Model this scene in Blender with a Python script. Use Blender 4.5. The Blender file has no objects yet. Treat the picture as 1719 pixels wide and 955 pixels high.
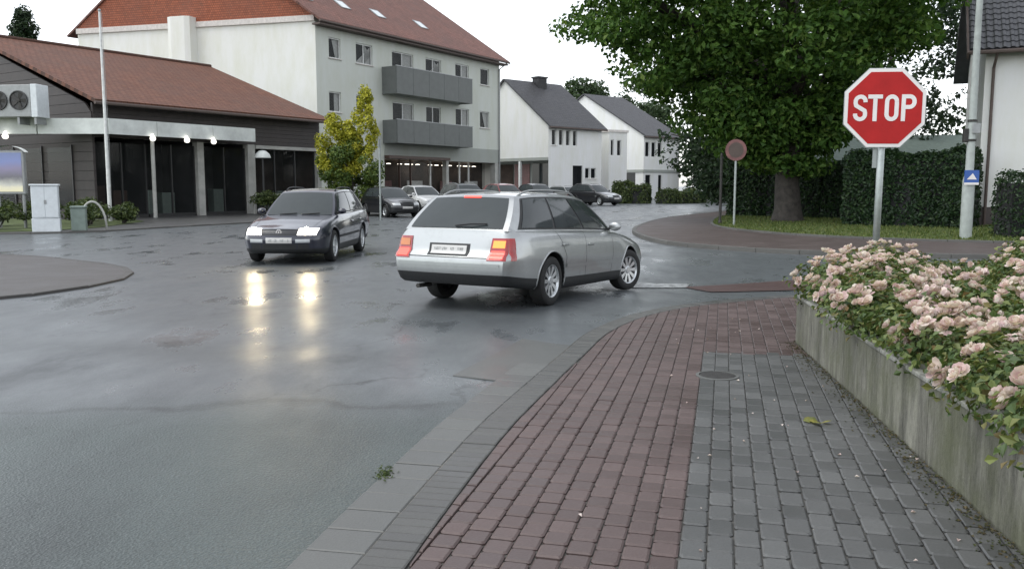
import bpy, bmesh, math, random
import numpy as np
from mathutils import Vector, Matrix
from mathutils.bvhtree import BVHTree
R = math.radians
random.seed(7)
rng = np.random.default_rng(7)
scene = bpy.context.scene
C = scene.collection

# ------------------------------------------------------------------ camera
cam = bpy.data.cameras.new('camera')
cam.sensor_width = 36.0
cam.lens = 1440 / 1719 * 36.0
cam.clip_start = 0.05
cam.clip_end = 2500
co = bpy.data.objects.new('camera', cam)
C.objects.link(co)
co.location = (0, 0, 1.5)
co.rotation_euler = (R(90 - 6.56), 0, 0)
scene.camera = co
# ------------------------------------------------------------------ sky, overcast daylight
SUN_EL, SUN_AZ = 60, 250
world = bpy.data.worlds.new('World')
scene.world = world
world.use_nodes = True
wn = world.node_tree.nodes
wl = world.node_tree.links
bg = wn['Background']
sky = wn.new('ShaderNodeTexSky')
sky.sky_type = 'NISHITA'
sky.sun_disc = False
sky.sun_elevation = R(SUN_EL)
sky.sun_rotation = R(SUN_AZ)
sky.air_density = 1.0
sky.dust_density = 1.0
hs = wn.new('ShaderNodeHueSaturation')
hs.inputs['Saturation'].default_value = 0.22
wl.new(sky.outputs[0], hs.inputs['Color'])
# an even cloud layer: no bright glow where the sun stands behind it
cap = wn.new('ShaderNodeMix')
cap.data_type = 'RGBA'
cap.blend_type = 'DARKEN'
cap.inputs[0].default_value = 1.0
cap.inputs[7].default_value = (6.3, 6.85, 6.85, 1)
wl.new(hs.outputs[0], cap.inputs[6])
wl.new(cap.outputs[2], bg.inputs['Color'])
bg.inputs['Strength'].default_value = 0.15
sun = bpy.data.lights.new('sun', 'SUN')
sun.energy = 0.5
sun.angle = R(30)
sun.color = (1.0, 0.97, 0.93)
so = bpy.data.objects.new('sun', sun)
C.objects.link(so)
so.rotation_euler = (R(90 - SUN_EL), 0, R(180 - SUN_AZ))
scene.view_settings.view_transform = 'Standard'
scene.view_settings.look = 'None'
scene.view_settings.gamma = 1.0
scene.view_settings.use_curve_mapping = False
scene.view_settings.exposure = 1.15
scene.cycles.max_bounces = 6
scene.cycles.diffuse_bounces = 3
scene.cycles.glossy_bounces = 4
scene.cycles.transparent_max_bounces = 12
scene.cycles.caustics_reflective = False
scene.cycles.caustics_refractive = False
scene.cycles.sample_clamp_indirect = 6.0

# ------------------------------------------------------------------ materials
MATS = {}


def mat(name):
    m = bpy.data.materials.new(name)
    m.use_nodes = True
    MATS[name] = m
    nt = m.node_tree
    return m, nt, nt.nodes['Principled BSDF']


def N(nt, t, **kw):
    n = nt.nodes.new(t)
    for k, v in kw.items():
        setattr(n, k, v)
    return n


def coords(nt, kind='Object', scale=(1, 1, 1)):
    tc = N(nt, 'ShaderNodeTexCoord')
    mp = N(nt, 'ShaderNodeMapping')
    mp.inputs['Scale'].default_value = scale
    nt.links.new(tc.outputs[kind], mp.inputs['Vector'])
    return mp.outputs[0]


def noise(nt, vec, scale, detail=4, rough=0.6):
    n = N(nt, 'ShaderNodeTexNoise')
    n.inputs['Scale'].default_value = scale
    n.inputs['Detail'].default_value = detail
    n.inputs['Roughness'].default_value = rough
    if vec is not None:
        nt.links.new(vec, n.inputs['Vector'])
    return n.outputs['Fac']


def ramp(nt, fac, stops):
    r = N(nt, 'ShaderNodeValToRGB')
    el = r.color_ramp.elements
    while len(el) < len(stops):
        el.new(0.5)
    for e, (p, c) in zip(el, stops):
        e.position = p
        e.color = c if len(c) == 4 else (*c, 1)
    nt.links.new(fac, r.inputs['Fac'])
    return r.outputs['Color']


def mth(nt, op, a, b=None, c=None, clamp=False):
    n = N(nt, 'ShaderNodeMath', operation=op)
    n.use_clamp = clamp
    for i, v in enumerate((a, b, c)):
        if v is None:
            continue
        if isinstance(v, (int, float)):
            n.inputs[i].default_value = v
        else:
            nt.links.new(v, n.inputs[i])
    return n.outputs[0]


def mix(nt, fac, a, b, blend='MIX'):
    n = N(nt, 'ShaderNodeMix', data_type='RGBA', blend_type=blend)
    for i, v in ((0, fac), (6, a), (7, b)):
        if isinstance(v, (int, float)):
            n.inputs[i].default_value = v
        elif isinstance(v, tuple):
            n.inputs[i].default_value = (*v, 1) if len(v) == 3 else v
        else:
            nt.links.new(v, n.inputs[i])
    return n.outputs[2]


def bump(nt, h, strength, dist, bsdf, normal=None):
    b = N(nt, 'ShaderNodeBump')
    b.inputs['Strength'].default_value = strength
    b.inputs['Distance'].default_value = dist
    nt.links.new(h, b.inputs['Height'])
    if normal is not None:
        nt.links.new(normal, b.inputs['Normal'])
    if bsdf is not None:
        nt.links.new(b.outputs[0], bsdf.inputs['Normal'])
    return b.outputs[0]


def g3(v):
    return (v, v, v)


def simple(name, col, rough=0.5, metal=0.0, var=0.15, scale=6, bmp=0.0, coat=0.0, spec=0.5):
    """plain colour with a little mottling and grain"""
    m, nt, p = mat(name)
    v = coords(nt)
    f = noise(nt, v, scale, 5)
    lo = tuple(c * (1 - var) for c in col)
    hi = tuple(min(1, c * (1 + var)) for c in col)
    nt.links.new(ramp(nt, f, [(0.3, lo), (0.7, hi)]), p.inputs['Base Color'])
    nt.links.new(mth(nt, 'MULTIPLY_ADD', f, 0.2, max(0.02, rough - 0.1)), p.inputs['Roughness'])
    p.inputs['Metallic'].default_value = metal
    p.inputs['Coat Weight'].default_value = coat
    p.inputs['Coat Roughness'].default_value = 0.04
    p.inputs['Specular IOR Level'].default_value = spec
    if bmp:
        bump(nt, noise(nt, v, scale * 12, 3), bmp, 0.01, p)
    return m


def emit(name, col, strength, base=(0.6, 0.6, 0.6)):
    m, nt, p = mat(name)
    v = coords(nt)
    f = noise(nt, v, 20, 2)
    nt.links.new(mix(nt, f, base, tuple(c * 0.9 for c in base)), p.inputs['Base Color'])
    p.inputs['Emission Color'].default_value = (*col, 1)
    p.inputs['Emission Strength'].default_value = strength
    p.inputs['Roughness'].default_value = 0.15
    return m


def rnd(nt):
    """a random number for each object and each loose piece"""
    oi = N(nt, 'ShaderNodeObjectInfo')
    ge = N(nt, 'ShaderNodeNewGeometry')
    return mth(nt, 'FRACT', mth(nt, 'ADD', oi.outputs['Random'], ge.outputs['Random Per Island']))


def leafmat(name, stops, rough=0.45, trans=0.25, spec=0.4):
    m, nt, p = mat(name)
    col = ramp(nt, rnd(nt), stops)
    nt.links.new(col, p.inputs['Base Color'])
    p.inputs['Roughness'].default_value = rough
    p.inputs['Specular IOR Level'].default_value = spec
    tr = N(nt, 'ShaderNodeBsdfTranslucent')
    nt.links.new(mix(nt, 1.0, col, (1.0, 1.0, 0.55), 'MULTIPLY'), tr.inputs['Color'])
    ms = N(nt, 'ShaderNodeMixShader')
    ms.inputs[0].default_value = trans
    out = nt.nodes['Material Output']
    nt.links.new(p.outputs[0], ms.inputs[1])
    nt.links.new(tr.outputs[0], ms.inputs[2])
    nt.links.new(ms.outputs[0], out.inputs['Surface'])
    return m


def pavermat(name, lo, hi, rough=0.4):
    m, nt, p = mat(name)
    v = coords(nt)
    ge = N(nt, 'ShaderNodeNewGeometry')
    r = rnd(nt)
    c = ramp(nt, r, [(0.0, lo), (0.55, tuple((a + b) / 2 for a, b in zip(lo, hi))), (1.0, hi)])
    pos = ge.outputs['Position']
    big = noise(nt, pos, 1.3, 5)
    fine = noise(nt, pos, 90, 3)
    c = mix(nt, mth(nt, 'MULTIPLY_ADD', fine, 0.7, 0.0), c, tuple(a * 0.55 for a in lo))
    c = mix(nt, ramp(nt, big, [(0.36, g3(0.35)), (0.60, g3(0.0))]), c, tuple(a * 0.6 for a in lo))
    nt.links.new(c, p.inputs['Base Color'])
    rr = mth(nt, 'MULTIPLY_ADD', big, 0.5, rough - 0.25)
    nt.links.new(mth(nt, 'ADD', rr, mth(nt, 'MULTIPLY', r, 0.12)), p.inputs['Roughness'])
    bump(nt, fine, 0.35, 0.004, p)
    return m


def asphalt(name, base=0.05, wet=True):
    m, nt, p = mat(name)
    v = coords(nt)
    sep = N(nt, 'ShaderNodeSeparateXYZ')
    nt.links.new(v, sep.inputs[0])
    X, Y = sep.outputs[0], sep.outputs[1]
    big = noise(nt, v, 0.35, 6, 0.65)
    mid = noise(nt, coords(nt, scale=(1.0, 0.45, 1)), 1.1, 5)
    fine = noise(nt, v, 55, 4, 0.7)
    grit = N(nt, 'ShaderNodeTexVoronoi')
    grit.inputs['Scale'].default_value = 75
    nt.links.new(v, grit.inputs['Vector'])
    # the older, coarser surface in the foreground ends along an uneven seam
    edge = mth(nt, 'ADD', Y, mth(nt, 'MULTIPLY', mth(nt, 'SUBTRACT', big, 0.5), 1.8))
    edge = mth(nt, 'MULTIPLY_ADD', X, -0.05, edge)
    mr = N(nt, 'ShaderNodeMapRange')
    mr.interpolation_type = 'SMOOTHSTEP'
    mr.inputs['From Min'].default_value = 5.1
    mr.inputs['From Max'].default_value = 6.5
    nt.links.new(edge, mr.inputs['Value'])
    far = mr.outputs[0]
    # a thin tar seam on that border
    seam = mth(nt, 'ABSOLUTE', mth(nt, 'SUBTRACT', edge, 5.8))
    seam = ramp(nt, seam, [(0.0, g3(1)), (0.10, g3(0))])
    c0 = ramp(nt, fine, [(0.3, (base * 0.62, base * 0.78, base * 0.75)), (0.7, (base * 1.15, base * 1.4, base * 1.36))])
    c1 = ramp(nt, fine, [(0.3, (base * 1.0, base * 1.10, base * 1.16)), (0.7, (base * 1.65, base * 1.8, base * 1.88))])  # paler and bluer: the wet road's sky reflection put into the colour
    c = mix(nt, far, c0, c1)
    c = mix(nt, ramp(nt, mid, [(0.45, g3(0.0)), (0.7, g3(0.45))]), c, (0.02, 0.02, 0.022))
    c = mix(nt, mth(nt, 'MULTIPLY', seam, mth(nt, 'MULTIPLY', mid, 0.9)), c, (0.012, 0.012, 0.012))
    # hairline cracks and pale aggregate
    wob = N(nt, 'ShaderNodeVectorMath', operation='ADD')
    nz = N(nt, 'ShaderNodeTexNoise')
    nz.inputs['Scale'].default_value = 2.2
    nz.inputs['Detail'].default_value = 5
    nt.links.new(v, nz.inputs['Vector'])
    nt.links.new(v, wob.inputs[0])
    nt.links.new(nz.outputs['Color'], wob.inputs[1])
    ve = N(nt, 'ShaderNodeTexVoronoi', feature='DISTANCE_TO_EDGE')
    ve.inputs['Scale'].default_value = 0.42
    nt.links.new(wob.outputs[0], ve.inputs['Vector'])
    crack = ramp(nt, ve.outputs['Distance'], [(0.0, g3(1)), (0.012, g3(0))])
    crack = mth(nt, 'MULTIPLY', crack, ramp(nt, noise(nt, v, 0.6, 3), [(0.47, g3(0)), (0.58, g3(0.8))]))
    crack = mth(nt, 'MULTIPLY', crack, mth(nt, 'MULTIPLY_ADD', far, 0.75, 0.2))
    c = mix(nt, crack, c, (0.010, 0.010, 0.010))
    ag = N(nt, 'ShaderNodeTexVoronoi')
    ag.inputs['Scale'].default_value = 110
    nt.links.new(v, ag.inputs['Vector'])
    sp = ramp(nt, mth(nt, 'MULTIPLY', ag.outputs['Distance'], mth(nt, 'MULTIPLY_ADD', ag.outputs['Color'], 1.5, 0.5)), [(0.12, g3(0.6)), (0.30, g3(0.0))])
    c = mix(nt, mth(nt, 'MULTIPLY', sp, mth(nt, 'MULTIPLY_ADD', far, -0.6, 1.0)), c, (0.20, 0.21, 0.20))
    nt.links.new(c, p.inputs['Base Color'])
    wetr = ramp(nt, mid, [(0.36, g3(0.13)), (0.43, g3(0.30)), (0.60, g3(0.40)), (0.68, g3(0.50))])
    dryr = ramp(nt, big, [(0.35, g3(0.34)), (0.7, g3(0.50))])
    nt.links.new(mix(nt, far, dryr, wetr), p.inputs['Roughness'])
    p.inputs['IOR'].default_value = 1.45
    h = mth(nt, 'ADD', mth(nt, 'MULTIPLY', fine, 0.7), mth(nt, 'MULTIPLY', grit.outputs['Distance'], 0.6))
    h2 = mth(nt, 'MULTIPLY', h, mth(nt, 'MULTIPLY_ADD', far, -0.80, 1.0))
    n1 = bump(nt, mid, 0.12, 0.06, None)
    bump(nt, h2, 0.75, 0.008, p, n1)
    return m


def concrete(name, col=(0.3, 0.3, 0.27), streak=True, moss=0.5):
    m, nt, p = mat(name)
    v = coords(nt)
    fine = noise(nt, v, 40, 4)
    st = noise(nt, coords(nt, scale=(4, 4, 0.75)), 1.9, 8, 0.8)
    bl = noise(nt, v, 2.2, 5)
    c = ramp(nt, st, [(0.34, tuple(k * 0.28 for k in col)), (0.50, col), (0.66, tuple(min(1, k * 1.9) for k in col))])
    c = mix(nt, ramp(nt, bl, [(0.42, g3(0)), (0.65, g3(moss))]), c, (0.10, 0.11, 0.055))
    c = mix(nt, mth(nt, 'MULTIPLY', fine, 0.35), c, tuple(k * 0.4 for k in col))
    nt.links.new(c, p.inputs['Base Color'])
    p.inputs['Roughness'].default_value = 0.75
    bump(nt, mth(nt, 'ADD', fine, mth(nt, 'MULTIPLY', st, 1.2)), 0.4, 0.012, p)
    return m


def render_wall(name, col, dirt=(0.5, 0.5, 0.45)):
    """painted render with faint streaks and patches"""
    m, nt, p = mat(name)
    v = coords(nt)
    st = noise(nt, coords(nt, scale=(0.8, 0.8, 0.25)), 1.0, 6, 0.7)
    bl = noise(nt, v, 0.25, 4)
    c = ramp(nt, st, [(0.28, tuple(a * b * 1.75 for a, b in zip(col, dirt))), (0.60, col)])
    c = mix(nt, mth(nt, 'MULTIPLY', bl, 0.25), c, tuple(k * 0.82 for k in col))
    nt.links.new(c, p.inputs['Base Color'])
    p.inputs['Roughness'].default_value = 0.85
    bump(nt, noise(nt, v, 60, 3), 0.2, 0.01, p)
    return m


def tilemat(name, col, row=0.33, colw=0.3, axis=1, rough=0.5):
    """roof tiles in rows for roofs too far away to tell the tiles apart; uses the UV map in metres"""
    m, nt, p = mat(name)
    tc = N(nt, 'ShaderNodeTexCoord')
    br = N(nt, 'ShaderNodeTexBrick')
    br.offset = 0.5
    br.inputs['Scale'].default_value = 1.0
    br.inputs['Brick Width'].default_value = colw
    br.inputs['Row Height'].default_value = row
    br.inputs['Mortar Size'].default_value = 0.018
    br.inputs['Mortar Smooth'].default_value = 0.6
    br.inputs['Color1'].default_value = (*[k * 0.8 for k in col], 1)
    br.inputs['Color2'].default_value = (*[k * 1.15 for k in col], 1)
    br.inputs['Mortar'].default_value = (*[k * 0.35 for k in col], 1)
    nt.links.new(tc.outputs['UV'], br.inputs['Vector'])
    bl = noise(nt, coords(nt), 0.35, 6, 0.7)
    sp = noise(nt, coords(nt), 3.0, 4, 0.7)
    c = mix(nt, ramp(nt, bl, [(0.35, g3(0.0)), (0.65, g3(0.55))]), br.outputs['Color'], tuple(k * 0.5 + 0.03 for k in col))
    c = mix(nt, ramp(nt, sp, [(0.55, g3(0.0)), (0.75, g3(0.35))]), c, (0.10, 0.10, 0.07))
    nt.links.new(c, p.inputs['Base Color'])
    p.inputs['Roughness'].default_value = rough
    p.inputs['Specular IOR Level'].default_value = 0.3
    sv = N(nt, 'ShaderNodeSeparateXYZ')
    nt.links.new(tc.outputs['UV'], sv.inputs[0])
    saw = mth(nt, 'FRACT', mth(nt, 'DIVIDE', sv.outputs[1], row))
    hh = mth(nt, 'ADD', mth(nt, 'MULTIPLY', saw, -0.6), mth(nt, 'MULTIPLY', br.outputs['Fac'], -0.6))
    bump(nt, hh, 0.8, 0.04, p)
    return m


def paint(name, col, metal=0.0, rough=0.28):
    m, nt, p = mat(name)
    v = coords(nt)
    fl = noise(nt, v, 900, 2)
    dr = noise(nt, v, 5, 6, 0.75)
    c = mix(nt, mth(nt, 'MULTIPLY', fl, 0.25), col, tuple(k * 0.75 for k in col))
    sep = N(nt, 'ShaderNodeSeparateXYZ')
    nt.links.new(v, sep.inputs[0])
    c = mix(nt, ramp(nt, dr, [(0.5, g3(0.0)), (0.8, g3(0.25))]), c, (0.09, 0.085, 0.075))
    nt.links.new(c, p.inputs['Base Color'])
    p.inputs['Metallic'].default_value = metal
    nt.links.new(mth(nt, 'MULTIPLY_ADD', dr, 0.2, rough - 0.08), p.inputs['Roughness'])
    p.inputs['Coat Weight'].default_value = 1.0
    nt.links.new(mth(nt, 'MULTIPLY_ADD', dr, 0.08, 0.01), p.inputs['Coat Roughness'])
    # rain beads
    bd = N(nt, 'ShaderNodeTexVoronoi')
    bd.inputs['Scale'].default_value = 120
    nt.links.new(v, bd.inputs['Vector'])
    bump(nt, ramp(nt, bd.outputs['Distance'], [(0.0, g3(1)), (0.35, g3(0))]), 0.06, 0.003, p)
    return m


def glassmat(name, col=(0.02, 0.025, 0.027), rough=0.03, alpha=1.0):
    m, nt, p = mat(name)
    v = coords(nt)
    f = noise(nt, v, 3, 3)
    nt.links.new(mix(nt, f, col, tuple(k * 1.6 for k in col)), p.inputs['Base Color'])
    nt.links.new(mth(nt, 'MULTIPLY_ADD', f, 0.06, rough), p.inputs['Roughness'])
    p.inputs['IOR'].default_value = 1.42
    if alpha < 1:
        p.inputs['Alpha'].default_value = alpha
    return m


asphalt('asphalt', 0.085)
pavermat('paver_grey', (0.085, 0.087, 0.085), (0.15, 0.152, 0.148))
pavermat('paver_red', (0.092, 0.062, 0.057), (0.155, 0.112, 0.104))
pavermat('paver_border', (0.085, 0.085, 0.080), (0.13, 0.13, 0.122))
pavermat('gutter_concrete', (0.11, 0.113, 0.107), (0.17, 0.174, 0.165))
simple('joint', (0.075, 0.072, 0.064), 0.7, var=0.4, scale=9, bmp=0.3)
pavermat('far_paving', (0.075, 0.056, 0.050), (0.105, 0.08, 0.072), 0.5)
pavermat('island_paving', (0.075, 0.068, 0.064), (0.11, 0.10, 0.095), 0.5)
pavermat('forecourt', (0.075, 0.074, 0.072), (0.11, 0.108, 0.105), 0.45)
pavermat('red_strip', (0.060, 0.034, 0.030), (0.085, 0.046, 0.040), 0.45)
pavermat('kerb', (0.11, 0.108, 0.10), (0.16, 0.156, 0.145), 0.6)
pavermat('island_kerb', (0.07, 0.066, 0.062), (0.10, 0.094, 0.088), 0.55)
m_, nt, p = mat('patchy_white')
v = coords(nt)
nt.links.new(ramp(nt, noise(nt, v, 9, 6, 0.8), [(0.40, g3(0.06)), (0.56, (0.42, 0.44, 0.44))]), p.inputs['Base Color'])
p.inputs['Roughness'].default_value = 0.35
concrete('planter_concrete', (0.165, 0.162, 0.135), moss=0.75)
concrete('concrete_cap', (0.27, 0.27, 0.245), moss=0.35)
simple('soil', (0.12, 0.05, 0.032), 0.9, var=0.5, scale=25, bmp=0.8)
simple('grass_soil', (0.075, 0.10, 0.03), 0.9, var=0.4, scale=3, bmp=0.5)
leafmat('grass', [(0, (0.06, 0.095, 0.02)), (0.6, (0.10, 0.14, 0.03)), (1, (0.17, 0.18, 0.06))], 0.6)
leafmat('rose_leaf', [(0, (0.05, 0.09, 0.028)), (0.55, (0.11, 0.16, 0.045)), (0.85, (0.20, 0.23, 0.075)), (1, (0.20, 0.13, 0.06))])
leafmat('petal', [(0, (0.60, 0.42, 0.43)), (0.25, (0.68, 0.52, 0.51)), (0.6, (0.76, 0.64, 0.60)), (1, (0.80, 0.74, 0.66))], 0.6, 0.25, 0.2)
leafmat('lime_leaf', [(0, (0.034, 0.082, 0.016)), (0.55, (0.072, 0.150, 0.028)), (0.9, (0.125, 0.22, 0.045)), (1, (0.19, 0.27, 0.07))], 0.5, 0.38, 0.25)
leafmat('dark_leaf', [(0, (0.012, 0.03, 0.012)), (0.6, (0.022, 0.048, 0.018)), (1, (0.045, 0.08, 0.028))], 0.5)
leafmat('hedge_leaf', [(0, (0.012, 0.030, 0.012)), (0.6, (0.022, 0.050, 0.018)), (1, (0.045, 0.085, 0.025))], 0.45)
leafmat('shrub_leaf', [(0, (0.03, 0.05, 0.015)), (0.6, (0.06, 0.09, 0.025)), (1, (0.11, 0.14, 0.04))], 0.5)
leafmat('young_green', [(0, (0.05, 0.09, 0.02)), (0.6, (0.10, 0.16, 0.03)), (1, (0.18, 0.22, 0.04))], 0.5)
leafmat('yellow_leaf', [(0, (0.22, 0.25, 0.02)), (0.45, (0.42, 0.42, 0.04)), (1, (0.60, 0.56, 0.07))], 0.5)
leafmat('far_leaf', [(0, (0.03, 0.055, 0.025)), (0.6, (0.05, 0.085, 0.035)), (1, (0.08, 0.12, 0.05))], 0.6)
leafmat('fallen', [(0, (0.26, 0.24, 0.05)), (0.6, (0.15, 0.17, 0.05)), (1, (0.19, 0.11, 0.04))], 0.6)
leafmat('litter_leaf', [(0, (0.07, 0.06, 0.03)), (0.6, (0.10, 0.085, 0.04)), (1, (0.13, 0.10, 0.05))], 0.8)
leafmat('moss_leaf', [(0, (0.04, 0.05, 0.02)), (1, (0.08, 0.09, 0.03))], 0.8)
leafmat('fallen_petal', [(0, (0.55, 0.42, 0.40)), (1, (0.75, 0.66, 0.62))], 0.6)
simple('bark', (0.055, 0.048, 0.042), 0.9, var=0.5, scale=5, bmp=0.9)
simple('stem', (0.05, 0.06, 0.025), 0.7, var=0.3, scale=30)
render_wall('wall_cream', (0.80, 0.80, 0.76))
render_wall('wall_greygreen', (0.60, 0.625, 0.58))
render_wall('wall_white', (0.80, 0.80, 0.79))
render_wall('wall_band', (0.36, 0.38, 0.355))
simple('trim_pale', (0.62, 0.58, 0.54), 0.7)
simple('soffit', (0.10, 0.075, 0.065), 0.7, bmp=0.2)
simple('balcony_panel', (0.135, 0.145, 0.138), 0.6, var=0.12, scale=2)
simple('cladding', (0.052, 0.044, 0.042), 0.6, var=0.25, scale=3, bmp=0.3)
simple('canopy_white', (0.66, 0.69, 0.66), 0.5, var=0.18, scale=1.5)
simple('pier_grey', (0.42, 0.42, 0.39), 0.7, var=0.2, scale=2)
simple('plinth', (0.10, 0.085, 0.08), 0.8)
simple('frame_white', (0.72, 0.73, 0.71), 0.4)
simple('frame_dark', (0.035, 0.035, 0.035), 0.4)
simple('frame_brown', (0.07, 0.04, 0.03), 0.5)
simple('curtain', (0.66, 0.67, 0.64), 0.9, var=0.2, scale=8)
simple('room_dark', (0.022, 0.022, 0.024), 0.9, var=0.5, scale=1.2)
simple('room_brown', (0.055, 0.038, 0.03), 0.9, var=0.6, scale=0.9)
simple('roof_tile_dark', (0.055, 0.056, 0.062), 0.4, var=0.25, scale=3, coat=0.2)
tilemat('tiles_red', (0.195, 0.092, 0.072), rough=0.7)
tilemat('tiles_hung', (0.40, 0.12, 0.06), 0.16, 0.18)
tilemat('tiles_brown', (0.165, 0.070, 0.044), rough=0.75)
tilemat('tiles_slate', (0.062, 0.062, 0.068))
simple('galvanised', (0.36, 0.39, 0.38), 0.45, 0.6, var=0.15, scale=12)
simple('lamp_post', (0.33, 0.36, 0.34), 0.55, 0.0, var=0.15, scale=6)
simple('grey_metal', (0.30, 0.31, 0.31), 0.4, 0.3)
simple('cabinet_white', (0.68, 0.72, 0.74), 0.45, var=0.08)
simple('green_grey', (0.20, 0.25, 0.22), 0.6)
simple('sign_red', (0.43, 0.020, 0.020), 0.5, var=0.12, scale=5, spec=0.2)
simple('sign_white', (0.78, 0.75, 0.73), 0.35, var=0.06, scale=5)
simple('sign_blue', (0.03, 0.10, 0.36), 0.35, var=0.1)
simple('sign_faded', (0.20, 0.09, 0.085), 0.5, var=0.3, scale=6)
simple('iron', (0.045, 0.043, 0.04), 0.5, 0.4, var=0.4, scale=30, bmp=0.4)
simple('black_plastic', (0.018, 0.019, 0.020), 0.5, var=0.2, scale=14)
simple('rubber', (0.016, 0.016, 0.016), 0.75, var=0.3, scale=30, bmp=0.2)
simple('alloy', (0.62, 0.64, 0.65), 0.3, 0.85, var=0.15, scale=20)
simple('chrome', (0.75, 0.76, 0.76), 0.12, 1.0, var=0.05)
simple('plate_white', (0.58, 0.57, 0.55), 0.4, var=0.08)
simple('smudge', (0.42, 0.42, 0.41), 0.5, var=0.5, scale=40)
simple('lens_red', (0.30, 0.012, 0.012), 0.12, coat=1.0, var=0.1)
simple('lens_amber', (0.55, 0.16, 0.02), 0.12, coat=1.0, var=0.1)
simple('lens_clear', (0.5, 0.52, 0.53), 0.08, coat=1.0, var=0.1)
emit('brake_lit', (1.0, 0.07, 0.05), 1.3, (0.5, 0.05, 0.04))
emit('indicator_lit', (1.0, 0.24, 0.05), 0.8, (0.5, 0.2, 0.04))
emit('headlight_lit', (1.0, 0.80, 0.48), 75.0)
emit('headlight_glow', (1.0, 0.95, 0.86), 3.0)
emit('lamp_lit', (1.0, 0.95, 0.85), 1.3)
emit('shop_lamp', (1.0, 0.92, 0.78), 2.5)
glassmat('car_glass', (0.030, 0.036, 0.037), 0.03)
glassmat('shop_glass', (0.02, 0.022, 0.022), 0.04, 0.35)
glassmat('window_glass', (0.02, 0.024, 0.026), 0.04, 0.35)
paint('paint_silver', (0.42, 0.435, 0.435), 0.75, 0.36)
paint('paint_navy', (0.012, 0.014, 0.030), 0.2, 0.3)
paint('paint_black', (0.012, 0.013, 0.016), 0.1, 0.3)
paint('paint_white', (0.70, 0.71, 0.71), 0.0, 0.35)
paint('paint_charcoal', (0.05, 0.055, 0.058), 0.4, 0.3)
paint('paint_red', (0.22, 0.03, 0.03), 0.2, 0.3)


# ------------------------------------------------------------------ object helpers
def tag(o, label=None, cat=None, group=None, kind=None):
    if label:
        o['label'] = label
    if cat:
        o['category'] = cat
    if group:
        o['group'] = group
    if kind:
        o['kind'] = kind
    return o


def empty(name, loc=(0, 0, 0), rz=0.0, rx=0.0, ry=0.0):
    o = bpy.data.objects.new(name, None)
    C.objects.link(o)
    o.location = loc
    o.rotation_euler = (rx, ry, rz)
    o.empty_display_size = 0.2
    return o


def mesh_np(name, V, F, m, parent=None, smooth=False, k=4):
    """fast mesh of n-gons of equal size k"""
    V = np.asarray(V, dtype=np.float32).reshape(-1, 3)
    F = np.asarray(F, dtype=np.int32).reshape(-1, k)
    me = bpy.data.meshes.new(name)
    me.vertices.add(len(V))
    me.vertices.foreach_set('co', V.ravel())
    me.loops.add(F.size)
    me.loops.foreach_set('vertex_index', F.ravel())
    me.polygons.add(len(F))
    me.polygons.foreach_set('loop_start', np.arange(0, F.size, k, dtype=np.int32))
    me.polygons.foreach_set('loop_total', np.full(len(F), k, dtype=np.int32))
    me.polygons.foreach_set('use_smooth', np.full(len(F), smooth))
    me.update(calc_edges=True)
    me.materials.append(MATS[m])
    o = bpy.data.objects.new(name, me)
    C.objects.link(o)
    if parent:
        o.parent = parent
    return o


def copy_obj(o, parent=None, loc=None, rot=None):
    c = o.copy()
    C.objects.link(c)
    c.parent = parent
    if loc is not None:
        c.location = loc
    if rot is not None:
        c.rotation_euler = rot
    return c


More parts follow.
